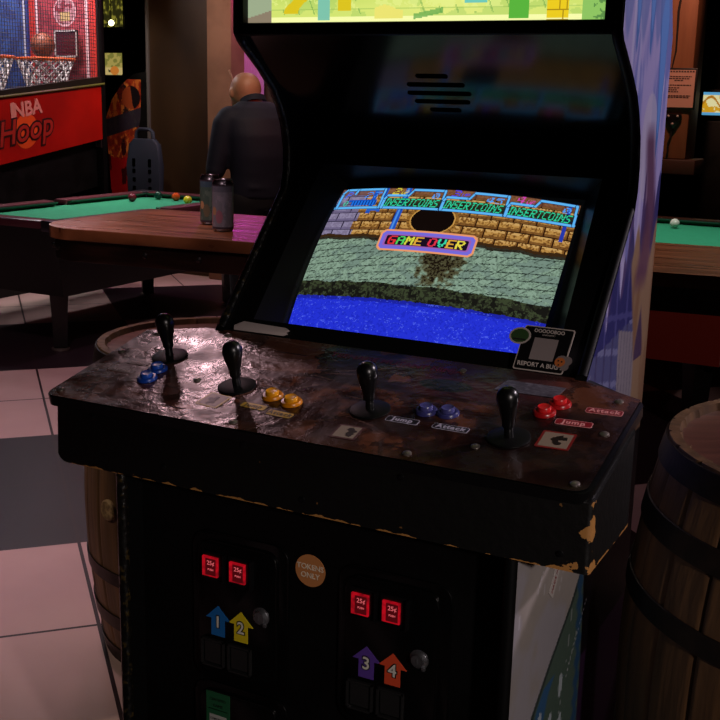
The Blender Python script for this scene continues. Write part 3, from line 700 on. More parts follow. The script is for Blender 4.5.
# coin doors
def coin_door(x0, x1, z0, z1, nums, colors, lamps_, lab):
    yf = .042
    M = lambda p, q, t: (p, yf-t, q)
    d = MB().prism(rrect(x0-.014, z0-.014, x1+.020, z1+.014, .028), M, 0, .005, bev=.0015).prism(rrect(x0, z0, x1, z1, .024), M, .004, .011, bev=.002)
    root = d.build('coin_door', mat('door_black', '070707', .2, spec=.6), cab, label=lab)
    y = yf-.011
    for k in range(2):
        xc = x0+.032+.056*k; zt = .61
        h = MB().prism([(-.022, -.026), (.026, -.026), (.026, .026), (-.022, .026)], lambda p, q, t: (xc+p, y-t, zt+q), 0, .004, bev=.001)
        h.box((xc+.0255, y-.010, zt-.026), (xc+.0285, y, zt+.026)).build('coin_slot_housing', black_plastic, root)
        rj = MB(); rj.mi = 0
        rj.prism([(-.016, -.020), (.015, -.020), (.015, .020), (-.016, .020)], lambda p, q, t: (xc+p, y-.004-t, zt+q*.9), 0, .007, bev=.0015)
        rj.mi = 1; rj.box((xc-.008, y-.0118, zt-.0145), (xc+.013, y-.0108, zt+.016)); rj.mi = 2
        F = frame((xc+.003, y-.0121, zt+.008), (1, 0, 0), (0, 0, 1)); rj.text('25¢', .011, F, .0002)
        F = frame((xc+.003, y-.0121, zt-.004), (1, 0, 0), (0, 0, 1)); rj.text('PUSH', .005, F, .0002)
        rj.build('reject_button', [mat('red_lit_plastic', 'b80c1c', .25, color2='6c0812', scale=70, lo=.4, hi=.65, emit=.7), mat('dark_red_lit', '4c060c', .3, emit=.6), mat('pink_lit_ink', 'e86a70', .3, emit=.6)], root, smooth=False, label='glowing red coin reject button')
        xa = x0+.042+.048*k+.002; za = .505
        ar = MB(); A = [(-.016, -.027), (.012, -.027), (.012, .005), (.0235, .005), (-.002, .030), (-.0275, .005), (-.016, .005)]
        ar.prism(A, lambda p, q, t: (xa+p, y-t, za+q), 0, .001); ar.mi = 1
        F = frame((xa-.002, y-.0013, za-.001), (1, 0, 0), (0, 0, 1)); ar.text(nums[k], .031, F, .0002, bold=.0022); ar.mi = 2
        ar.text(nums[k], .031, F @ Matrix.Translation((0, 0, .0006)), .0002, bold=.0004)
        ar.build('arrow_decal', [mat('arrow_'+colors[k], colors[k], .4), mat('arrow_ink', '10100c', .4), mat('arrow_white', 'd8d4c8', .4)], root, smooth=False, label='arrow decal with the number '+nums[k])
        fl = MB()
        a, b_, c, e = xc-.024, xc+.024, .418, .470
        fl.box((a, y-.006, c), (a+.003, y, e)).box((b_-.003, y-.006, c), (b_, y, e)).box((a, y-.006, e-.003), (b_, y, e)).box((a, y-.006, c), (b_, y, c+.003))
        fl.box((a+.006, y-.003, c+.006), (b_-.006, y, e-.006), .001)
        fl.build('coin_return', mat('return_black', '202020', .25, spec=.7), root, smooth=False)
    lk = MB().lathe([(.0145, 0), (.0145, .003), (.011, .005), (.0105, .009), (.004, .0095)], n=28, M=frame((x1-.030, y, .537), (1, 0, 0), (0, 0, 1)))
    lk.lathe([(.0165, 0), (.0165, .0015), (.014, .002)], n=28, M=frame((x1-.030, y+.0005, .537), (1, 0, 0), (0, 0, 1)))
    lk.box((x1-.031, y-.0105, .533), (x1-.029, y-.009, .541)); lk.box((x1-.024, y-.006, .520), (x1-.018, y, .527), .001)
    lk.build('lock', chrome, root, label='round chrome key lock')
    return root
coin_door(-.223, -.062, .400, .655, '12', ('1a64a8', 'd8c01c'), None, 'black coin door with blue 1 and yellow 2 arrows')
coin_door(.070, .236, .400, .655, '34', ('5a3c94', 'd84c2c'), None, 'black coin door with purple 3 and orange 4 arrows')
for x0, x1, lab in ((-.223, -.062, 'lower black door with a green paper label'), (.070, .236, 'lower black door on the right')):
    cd_ = MB().prism(rrect(x0-.014, .05, x1+.020, .382, .028), lambda p, q, t: (p, .042-t, q), 0, .005, bev=.0015).prism(rrect(x0, .064, x1, .368, .024), lambda p, q, t: (p, .042-t, q), .004, .011, bev=.002).build('cash_door', mat('door_black'), cab, label=lab)
    if x0 < 0:
        gl = MB(); gl.box((-.207, .0295, .245), (-.157, .031, .366)); gl.mi = 1; gl.box((-.200, .0290, .25), (-.164, .0296, .322)); gl.mi = 2
        gl.text('CERTIFIED', .0075, frame((-.182, .0292, .352), (1, 0, 0), (0, 0, 1)), .0002); gl.text('GAME', .008, frame((-.182, .0292, .340), (1, 0, 0), (0, 0, 1)), .0002)
        for q in range(4): gl.box((-.203, .0289, .332), (-.161, .0294, .333))
        gl.text('COIN DOOR', .0055, frame((-.182, .0286, .314), (1, 0, 0), (0, 0, 1)), .0002); gl.text('SERVICE', .0055, frame((-.182, .0286, .305), (1, 0, 0), (0, 0, 1)), .0002)
        gl.build('paper_label', [mat('label_green', '1e5434', .5), mat('label_white', 'a8a8a0', .5), mat('label_ink', '0c140e', .5)], cd_, smooth=False, label='green and white paper label')
tk = MB(); a0 = .0285
tk.lathe([(a0, 0), (a0, .001)], n=48, M=frame((-.002, .0418, .638), (1, 0, 0), (0, 0, 1))); tk.mi = 1
tk.text('TOKENS', .0135, frame((-.002, .0406, .644), (1, 0, 0), (0, 0, 1)), .0002, bold=.0002); tk.text('ONLY', .0135, frame((-.002, .0406, .629), (1, 0, 0), (0, 0, 1)), .0002, bold=.0002)
tk.build('token_sticker', [mat('sticker_tan', 'bd7c48', .5), mat('sticker_ink', 'e0d0b8', .5)], front, smooth=False, label='round tan sticker reading TOKENS ONLY')

# white strip and bug report card lying on / leaning against the monitor bezel
ORG[0] = Vector((-.275, .312, .9618))
ws = MB(); ws.prism([(-.058, 0), (.052, 0), (.060, .005), (.052, .008), (.060, .013), (.05, .018), (-.045, .022), (-.062, .010)], lambda p, q, t: (p, q, t), 0, .003, bev=.0008)
tag(ws.build('plastic_strip', mat('strip_white', 'c8b8b4', .5), M=frame((-.275, .312, .9622), (1, .03, 0), (0, .75, .66))), 'broken white plastic strip lying left of the screen at the back of the deck', 'plastic strip')
def bug_card():
    t = thing('sign_card', (.282, .303, .9578), 'small black card reading REPORT A BUG leaning below the right corner of the screen', 'sign')
    ey = Vector((.0, .40, 1)).normalized(); M = frame((.282, .307, .9625), (1, 0, 0), ey)
    sk = .13
    def P(x, y, z): return (x+sk*y, y, z)
    m = MB(); m.mi = 1; m.prism(rrect(-.044, 0, .044, .078, .004), P, -.0015, .0003); m.mi = 0
    m.prism(rrect(-.042, .002, .042, .076, .003), P, .0002, .0007); m.build('card', [mat('card_black', '0c0b0c', .35), mat('card_edge', 'b4a8a0', .4)], t, smooth=False, M=M)
    q = MB(); q.prism(rrect(-.021, .020, .021, .058, .001), P, .0007, .0010); q.build('blank_panel', mat('card_grey', '8a7e7c', .5), t, smooth=False, M=M, label='pale square patch')
    w_ = MB(); w_.text('REPORT A BUG !', .0105, Matrix.Translation((.002, .011, .0010)), .0001, bold=.0002); w_.build('lettering', mat('card_ink', 'c4b8b0', .4), t, smooth=False, M=M); w_ = MB(); w_.text('OOOOOBOO', .0085, Matrix.Translation((.010, .070, .0010)), .0001, bold=.0002)
    w_.text('GAME REPORT', .0035, Matrix.Translation((.010, .0635, .0010)), .0001)
    w_.build('lettering', mat('card_ink', 'c4b8b0', .4), t, smooth=False, M=M)
    g = MB(); g.mi = 1; g.prism([(-.048+.017*1.15*math.cos(a), .058+.013*1.15*math.sin(a)) for a in np.linspace(0, 6.0, 16)], P, .0008, .0011); g.mi = 0
    g.prism([(-.048+.016*math.cos(a)*(1 if math.sin(a) > -.3 else 1.0), .058+.012*math.sin(a)) for a in np.linspace(0, 6.0, 16)], P, .001, .0014); g.mi = 2; g.box((-.052, .0505, .0012), (-.030, .053, .0017))
    g.build('green_badge', [mat('badge_green', '2e4a24', .5), mat('card_edge'), mat('crack_dark')], t, smooth=False, M=M, label='green dome-shaped badge')
    o = MB(); o.mi = 1
    for cx, cy, r in ((.036, .022, .011), (.046, .024, .008), (.044, .014, .007)): o.prism([(cx+r*math.cos(a), cy+r*math.sin(a)) for a in np.linspace(0, 6.0, 14)], P, .0008, .0012+r*.02)
    o.mi = 0; o.prism([(.034+.009*math.cos(a), .021+.008*math.sin(a)) for a in np.linspace(0, 6.0, 14)], P, .0012, .0017); o.mi = 2
    for cx, cy in ((.031, .023), (.037, .022), (.033, .016)): o.prism([(cx+.0016*math.cos(a), cy+.0016*math.sin(a)) for a in np.linspace(0, 6.0, 8)], P, .0016, .0020)
    o.build('orange_badge', [mat('badge_orange', 'b8642c', .5), mat('badge_grey', '786c6a', .5), mat('crack_dark')], t, smooth=False, M=M, label='orange spotted round badge')
bug_card()

# ------------------------------------------------------------------ barrels
def barrel(loc, H, r0, rb, label, rz, bung=None):
    t = thing('barrel', loc, label, 'barrel', None, rz); ORG[0] = Vector((0, 0, 0))
    pr = lambda s_: r0+(rb-r0)*(1-(2*s_-1)**2)
    nst = 26
    def rad(a, z):
        f = (a/(2*math.pi)*nst) % 1; e = min(f, 1-f); return 1-.014*max(0, 1-e/.06)
    prof = [(pr(k/20), H*k/20) for k in range(21)]; prof += [(r0-.018, H), (r0-.022, H-.018)]
    MB().lathe(prof, n=nst*14, rad=rad, caps=True).build('staves', wood_dark, t, world=False, angle=60)
    MB().lathe([(r0-.0215, H-.024), (r0-.0215, H-.014)], n=64).build('barrel_head', head_wood, t, world=False, smooth=False)
    for s0, s1 in ((.0, .055), (.13, .18), (.29, .335), (.665, .71), (.82, .87), (.945, .995)):
        MB().lathe([(pr(s0)+.001, H*s0), (pr(s0)+.004, H*s0+.001), (pr((s0+s1)/2)+.004, H*(s0+s1)/2), (pr(s1)+.004, H*s1-.001), (pr(s1)+.001, H*s1)], n=96, caps=False).build('hoop', hoop_iron, t, world=False)
    if bung:
        a, z, r = bung; R = pr(z/H); M = Matrix.Rotation(a, 4, 'Z') @ Matrix.Translation((R-.004, 0, z)) @ Matrix.Rotation(math.pi/2, 4, 'Y')
        MB().lathe([(r, 0), (r, .010), (r*.85, .013), (r*.5, .0125)], n=28, M=M).build('bung', mat('bung_cork', 'a4885c', .7, color2='6f5636', scale=60, bump=.3), t, world=False, label='pale round bung')
    return t
barrel((-.739, .828, 0), .80, .292, .335, 'wooden barrel with a pale bung half hidden behind the left end of the arcade deck', .2, (math.radians(-116), .43, .026))
barrel((.822, .553, 0), .85, .354, .410, 'large dark wooden barrel close beside the right side of the arcade cabinet', .5)

# ------------------------------------------------------------------ bar table behind the cabinet
def bar_table():
    rz = math.radians(6.9)
    t = thing('bar_table', (-1.555, 1.107, 0), 'long high plank bar table with two drink cans running behind the arcade cabinet', 'table', None, rz); ORG[0] = Vector((0, 0, 0))
    P = []
    def arc(cx, cy, rx, a0, a1, n=10):
        for k in range(n+1):
            a = math.radians(a0+(a1-a0)*k/n); P.append((cx+rx*math.cos(a), cy+rx*math.sin(a)))
    P.append((2.75, 0)); P.append((2.75, .606)); P.append((.12, .66)); arc(.05, .59, .07, 90, 150, 5); arc(.10, .17, .17, 175, 270, 10)
    MB().prism(P[::-1], lambda x, y, z: (x, y, z), .965, 1.0, bev=.003).build('table_top', plank, t, world=False, label='varnished brown plank top')
    Pi = [(x+(.012 if x < 1 else -.012), y+(.012 if y < .3 else -.012)) for x, y in P]
    MB().prism(Pi[::-1], lambda x, y, z: (x, y, z), .90, .966, bev=.002).build('apron', apron_wood, t, world=False)
    bo = [(x, .012) for x in (.34, .52, .70, .90, 1.1, 1.3, 1.5, 1.7, 1.9, 2.1, 2.3, 2.5)]
    for x, y in bo: MB().lathe([(.009, 0), (.009, .003), (.004, .006)], n=12, M=frame((x, y-.0, .935), (1, 0, 0), (0, 0, 1))).build('bolt', mat('bolt_dark', '3a3230', .4, .8), t, world=False)
    for a in (195, 215, 238): 
        cx, cy = .10+.158*math.cos(math.radians(a)), .17+.158*math.sin(math.radians(a)); d = Vector((math.cos(math.radians(a)), math.sin(math.radians(a)), 0))
        MB().lathe([(.009, -.004), (.009, .003), (.004, .006)], n=12, M=Matrix.Translation((cx, cy, .935)) @ d.to_track_quat('Z', 'Y').to_matrix().to_4x4()).build('bolt', mat('bolt_dark', '3a3230', .4, .8), t, world=False)
    for x in (1.0, 1.62, 2.6):
        q = MB().box((x-.04, .26, .012), (x+.04, .34, .90), .004).box((x-.20, .12, 0), (x+.20, .48, .014), .003); q.build('leg', mat('leg_black', '0b0a0a', .4), t, world=False)
bar_table()
def can(loc, rz, attr_label, tint):
    t = thing('drink_can', loc, attr_label, 'can', 'drink cans on the bar table', rz); ORG[0] = Vector(loc)
    H, r = .157, .0325
    rows = 60; cols = 96
    zz = np.linspace(.008, H-.016, rows+1); th = np.linspace(0, 2*np.pi, cols+1)
    T, Z_ = np.meshgrid(th, zz)
    P = np.stack([loc[0]+r*np.cos(T), loc[1]+r*np.sin(T), loc[2]+Z_], -1)
    u = (T[:-1, :-1]+T[1:, 1:])/2; v = (Z_[:-1, :-1]+Z_[1:, 1:])/2
    C = np.zeros(u.shape+(3,)); C[:] = hx(tint[0])
    def put(m, c, k=1.0):
        m = np.clip(m*1., 0, 1)[..., None]*k; C[:] = C*(1-m)+hx(c)*m
    n = fbm(u*3, v*60, 5); put(n > .58, tint[1], .8)
    put((v > .118), tint[2], .5); put((v < .014) | (v > .136), '3a3038')
    put(((u-1.2-.0)/.35)**2+((v-.07)/.02)**2 < 1, tint[3], .9); put(((u-4.4)/.28)**2+((v-.062)/.013)**2 < 1, tint[3], .9); put(((u-4.95)/.35)**2+((v-.045)/.02)**2 < 1, tint[4], .8); put(((u-3.9)/.25)**2+((v-.04)/.022)**2 < 1, tint[4], .8)
    put((np.abs(u-3.45) < .16), '3c58a8', .8); put((np.abs(u-3.45) < .16) & ((v*60 % 1) < .4), 'c09060', .7)
    painted('can_body', P, C, mat('can_print', attr=True, rough=.32, metal=.15), t)
    MB().lathe([(.024, .001), (.027, .0), (r-.001, .007), (r, .009)], n=48, c=loc).build('can_base', chrome, t)
    MB().lathe([(r, H-.017), (r-.001, H-.012), (.0275, H-.003), (.028, H-.0005), (.0265, H), (.0255, H-.003), (.024, H-.006)], n=48, c=loc).build('can_lid', mat('can_rim', '9a8a90', .25, 1), t)
    MB().box((loc[0]-.006, loc[1]-.011, loc[2]+H-.0055), (loc[0]+.006, loc[1]+.009, loc[2]+H-.004), .0005).build('pull_tab', chrome, t)
can((-1.078, 1.361, 1.0006), 0, 'taller-looking front drink can with grey and mauve print on the bar table', ('77747c', '8a828c', '4c4a58', 'b0805c', '9c5c68'))
can((-1.215, 1.49, 1.0006), 0, 'drink can with dark green print standing just behind the grey can', ('44564c', '5c6c60', '34486c', 'b8865c', '6c5c44'))

# ------------------------------------------------------------------ pool tables and balls
felt = mat('felt_green', '1f8a62', .9, color2='249068', scale=30); cushm = mat('cushion_green', '14503c', .8)
def pool_table(loc, rz, L, Wd, label, rail, body, rail_m=None):
    t = thing('pool_table', loc, label, 'pool table', None, rz); ORG[0] = Vector((0, 0, 0))
    zt = .725; rw = .095; dark = mat('table_body_'+body, body, .45, bump=.05)
    railm = mat('rail_'+rail, rail, .3)
    MB().box((rw-.01, rw-.01, zt-.06), (L-rw+.01, Wd-rw+.01, zt-.035)).build('table_bed', felt, t, world=False, smooth=False, label='green felt bed')
    g = .05
    for (a, b_, c, d) in ((rw+.02, .0, L/2-g, 1), (L/2+g, .0, L-rw-.02, 1), (rw+.02, Wd, L/2-g, -1), (L/2+g, Wd, L-rw-.02, -1)):
        y0 = b_; y1 = b_+d*rw
        MB().box((a, min(y0, y1), zt-.05), (c, max(y0, y1), zt), .008).build('rail', railm, t, world=False)
        yy = y1; MB().prism([(0, -.012), (d*.038, -.004), (d*.038, -.012), (0, -.036)], lambda p, q, x: (x, yy+p, zt+q), a+.012, c-.012).build('cushion', cushm, t, world=False, smooth=False)
        for q in (1, 2, 3): MB().lathe([(.006, 0), (.006, .0012)], n=8, c=(a+(c-a)*q/4, y0+d*rw*.5, zt)).build('diamond_mark', mat('diamond_white', 'c8c0b0', .3), t, world=False)
    for x0, d in ((0, 1), (L, -1)):
        x1 = x0+d*rw
        MB().box((min(x0, x1), rw+.02, zt-.05), (max(x0, x1), Wd-rw-.02, zt), .008).build('rail', railm, t, world=False)
        MB().prism([(0, -.012), (d*.038, -.004), (d*.038, -.012), (0, -.036)], lambda p, q, y: (x1+p, y, zt+q), rw+.035, Wd-rw-.035).build('cushion', cushm, t, world=False, smooth=False)
    k = .005
    for x, y in ((0, 0), (L, 0), (0, Wd), (L, Wd)):
        sx = 1 if x == 0 else -1; sy = 1 if y == 0 else -1
        cm = MB().prism([(-.004, -.004), (.11, -.004), (.115, .06), (.06, .115), (-.004, .11)], lambda p, q, z: (x+sx*p, y+sy*q, z), zt-.055, zt+.003, bev=.003)
        cm.build('pocket_casting', mat('casting_grey', '54505a', .3, .8), t, world=False)
        MB().lathe([(.05, 0), (.05, .004)], n=24, c=(x+sx*.10, y+sy*.10, zt-.034)).build('pocket', mat('pocket_black', '020202', .9, spec=0), t, world=False)
    for y in (.05, Wd-.05): MB().lathe([(.05, 0), (.05, .006)], n=24, c=(L/2, y, zt-.034)).build('pocket', mat('pocket_black'), t, world=False)
    MB().prism([(.0, .01), (L, .01), (L-.05, -.36), (.05, -.36)], lambda p, q, y: (p, y, zt-.05+q), .02, Wd-.02).build('cabinet_body', dark, t, world=False, smooth=False)
    for x, y in ((.12, .12), (L-.12, .12), (.12, Wd-.12), (L-.12, Wd-.12)):
        l = MB().lathe([(.052, .02), (.060, .20), (.074, .36), (.078, .42)], n=4, c=(x, y, 0), M=None, rad=None); 
        lg = l.build('leg', mat('leg_black'), t, world=False, smooth=False)
        MB().lathe([(.05, 0), (.05, .010), (.02, .016), (.02, .035)], n=20, c=(x, y, 0)).build('foot', steel, lg, world=False)
    return t
pool_table((-3.271, 3.021, 0), math.radians(90), 1.90, .935, 'left pool table with coloured balls beyond the left end of the bar table', '5c3038', '0c0a0b')
pool_table((.12, 3.32, 0), math.radians(90), 2.30, 1.25, 'pool table with the white cue ball, seen to the right of the arcade cabinet', '3a2018', '8a2a18')
def balls():
    zc = .69+.0285+.0008; proto = None
    for (x, y, c, lab) in ((-3.93, 4.46, '5c1a24', 'maroon pool ball nearest the left cushion on the left pool table'), (-3.90, 4.70, '0e3a30', 'dark green pool ball by the far corner pocket of the left table'),
                           (-3.75, 4.70, 'c44a1c', 'orange pool ball on the left pool table'), (-3.55, 4.56, 'c8b828', 'yellow pool ball on the left pool table beside the cans'),
                           (-.53, 5.27, 'd8cfc4', 'white cue ball on the right pool table')):
        ORG[0] = Vector((x, y, zc)); o = MB().ball((x, y, zc), .0285).build('pool_ball', mat('ball_'+c, c, .1), None)
        tag(o, lab, 'pool ball', 'coloured balls on the left pool table' if x < -2 else None)
balls()

# ------------------------------------------------------------------ basketball game
def hoops():
    X = -4.7
    t = thing('basketball_game', (X-.5, 4.4, 0), 'red basketball arcade game with a netted cage at the far left', 'arcade machine')
    zt = lambda y: 1.352+.1*(y-4.085); zb = lambda y: .913+.142*(y-4.055)
    redm = mat('red_panel', 'a8120c', .28, color2='8e0e0a', scale=2)
    p = MB(); ya, yb = 3.3, 5.11
    p.prism([(ya, zb(ya)), (yb, zb(yb)), (yb, zt(yb)), (ya, zt(ya))], lambda y, z, x: (x, y, z), X-.05, X); pan = p.build('front_panel', redm, t, smooth=False, label='bright red panel')
    lt = MB(); lt.mi = 0
    F = lambda y, z: frame((X+.001, y, z), (0, 1, .16), (0, -.05, 1))
    lt.lathe([(.115, 0), (.115, .001)], n=36, M=F(4.31, 1.13)); lt.mi = 1
    lt.text('NBA', .135, F(4.33, 1.275) @ Matrix.Translation((0, 0, .002)), .001, bold=.004); lt.box((-.018, -.05, .001), (.018, .05, .003), M=F(4.19, 1.265)); lt.mi = 2
    lt.text('Hoop', .225, F(4.30, 1.135) @ Matrix.Translation((0, 0, .003)), .001, bold=.014, shear=.2); lt.mi = 3
    lt.text('Hoop', .225, F(4.30, 1.135) @ Matrix.Translation((0, 0, .006)), .001, bold=.002, shear=.2)
    lt.build('logo', [mat('logo_orange', 'd04418', .35), mat('logo_pink', 'c87870', .35), mat('logo_dark', '2c0808', .4), mat('logo_red', '9c2018', .4)], pan, smooth=False, label='NBA Hoop lettering')
    yl = MB()
    MB().prism([(ya, zb(ya)-.35), (yb, zb(yb)-.35), (yb, zb(yb)), (ya, zb(ya))], lambda y, z, x: (x, y, z), X-.6, X-.06).build('ball_return', black_paint, t, smooth=False)
    MB().box((X-1.3, ya, 0), (X-.1, yb, .62)).build('base_cabinet', black_paint, t, smooth=False)
    rl = MB().prism([(ya, zt(ya)+.0), (yb, zt(yb)), (yb, zt(yb)+.055), (ya, zt(ya)+.03)], lambda y, z, x: (x, y, z), X-.06, X+.004).build('top_rail', mat('rail_dark', '1c1812', .35), t, smooth=False)
    MB().tube([(X+.012, ya, zt(ya)+.002), (X+.012, yb, zt(yb)+.002)], .008, 8).build('trim_tube', mat('rail_olive', '5c5c28', .3), t)
    for y in (3.3, 5.11): MB().box((X-.07, y-.022, .62 if y > 5 else zt(y)), (X+.005, y+.022, 2.85), .004).build('post', black_paint, t)
    MB().box((X-1.3, ya, 2.8), (X, yb, 2.88)).build('roof', black_paint, t, smooth=False)
    # blue printed back wall and red printed end wall
    for k, (base, dk, wh, edge) in enumerate((('2c5090', '1a2854', 'b4c0d4', '1c3c80'), ('9a3840', '5c1c28', 'd0aab0', 'b42c24'))):
        nu, nv = (200, 260) if k == 0 else (110, 260)
        if k: ww, zz = np.meshgrid(np.linspace(X-.66, X-.02, nu+1), np.linspace(1.15, 2.8, nv+1)); P = np.stack([ww, np.full_like(ww, 5.075), zz], -1); off = X
        else: ww, zz = np.meshgrid(np.linspace(3.6, 5.07, nu+1), np.linspace(1.15, 2.8, nv+1)); P = np.stack([np.full_like(ww, X-.655), ww, zz], -1); off = 5.12
        x = (ww[:-1, :-1]+ww[1:, 1:])/2-off; z = (zz[:-1, :-1]+zz[1:, 1:])/2; C = np.zeros((nv, nu, 3)); C[:] = hx(base)
        def put(m, c, kk=1.0):
            m = np.clip(m*1., 0, 1)[..., None]*kk; C[:] = C*(1-m)+hx(c)*m
        n = fbm(x*14+90, z*14, 40+k); put(n > .52, dk, .45); put(x > -.08, edge)
        if k: put(x < -.60, edge)
        put((np.abs(x+.585) < .012) | (np.abs(x+.105) < .012), wh)
        cx_ = -.31 if k else -.45
        d = np.hypot(x-cx_, z-1.965); put(d < .10, dk, .5); put((d < .10) & (n > .48), wh, .55); put(np.abs(d-.10) < .006, wh, .8); put((np.abs(z-1.93) < .03) & (np.abs(x-cx_) < .05), 'b8a45c', .7)
        painted('printed_wall', P, C, mat('lane_print', attr=True, rough=.5), t, label=('blue', 'red')[k]+' printed cage wall', smooth=False)
    MB().box((X-.66, 5.077, 1.0), (X-.005, 5.105, 2.8)).build('end_wall', mat('divider_dark', '1c1012', .5), t, smooth=False)
    MB().box((X-.70, 3.3, 1.0), (X-.657, 5.105, 2.8)).build('back_wall', mat('divider_dark'), t, smooth=False)
    for k in (0, 1):
        # local frame of each goal: a runs along the board, b points out of it
        G = frame((X-.26, 5.04, 0), (1, 0, 0), (0, -1, 0)) if k else frame((X-.62, 4.36, 0), (0, 1, 0), (1, 0, 0))
        g = lambda a, b, z, G=G: G @ Vector((a, b, 0))+Vector((0, 0, z))
        def gb(mb, a0, b0, z0, a1, b1, z1): p, q = g(a0, b0, z0), g(a1, b1, z1); mb.box((min(p.x, q.x), min(p.y, q.y), z0), (max(p.x, q.x), max(p.y, q.y), z1))
        bb = MB(); gb(bb, -.105, 0, 1.640, .105, .02, 1.832); b0 = bb.build('backboard', mat('board_maroon', '4c1c24', .25), t, smooth=False)
        fr = MB()
        for a in ((-.105, 1.640, .105, 1.652), (-.105, 1.82, .105, 1.832), (-.105, 1.64, -.095, 1.832), (.095, 1.64, .105, 1.832)): gb(fr, a[0], .02, a[1], a[2], .026, a[3])
        fr.build('board_frame', mat('board_white', 'b8acac', .4), b0, smooth=False)
        R_ = .205; ac = -.015
        rm = MB().tube([g(ac+R_*math.cos(a), .225+R_*math.sin(a), 1.618) for a in np.linspace(0, 2*math.pi, 33)], .011, 8)
        gb(rm, -.05, 0, 1.60, .05, .03, 1.63); rm.build('rim', mat('rim_orange', 'd85c20', .35), t, label='orange hoop rim')
        nt_ = MB()
        for i in range(14):
            for s_ in (-1, 1):
                pts = []
                for j in range(7):
                    a = 2*math.pi*i/14+s_*j*.22; r = R_*(1-.42*(j/6)**.8); pts.append(g(ac+r*math.cos(a), .225+r*math.sin(a), 1.618-.24*j/6))
                nt_.tube(pts, .0065, 5)
        nt_.build('net', mat('net_white', 'c0b8b8', .7), t)
    # black cage netting
    nn = MB()
    zz0 = 1.35
    for i in range(75): 
        y = 3.32+i*.0241; nn.tube([(X-.03, y, zt(y)), (X-.03, y, 2.8)], .0022, 3, caps=False)
    for j in range(62):
        z = 1.30+j*.0243; ys = 3.32; ye = 5.10
        if z < zt(ye): ye = 4.085+(z-1.352)/.1
        if ye > ys+.1: nn.tube([(X-.028, ys, z), (X-.028, ye, z)], .0022, 3, caps=False)
    nn.build('cage_net', mat('cage_black', '08080a', .6), t)
    b_ = MB(); ORG[0] = Vector((-5.035, 4.86, 1.716))
    b_.ball(ORG[0], .088)
    o = b_.build('basketball', mat('ball_leather', '8c4428', .5, color2='7c3a22', scale=60, bump=.2, bscale=200))
    tag(o, 'brown basketball above the hoop inside the netted cage', 'ball')
    s_ = MB(); c0 = ORG[0]
    for M in (Matrix(), Matrix.Rotation(math.pi/2, 4, 'X'), Matrix.Rotation(math.pi/2, 4, 'Y')):
        s_.tube([c0+(M @ Vector((.0885*math.cos(a), .0885*math.sin(a), 0))) for a in np.linspace(0, 2*math.pi, 40)], .0022, 5)
    s_.build('seam', mat('seam_black', '1c100c', .6), o)
    return t
hoops()

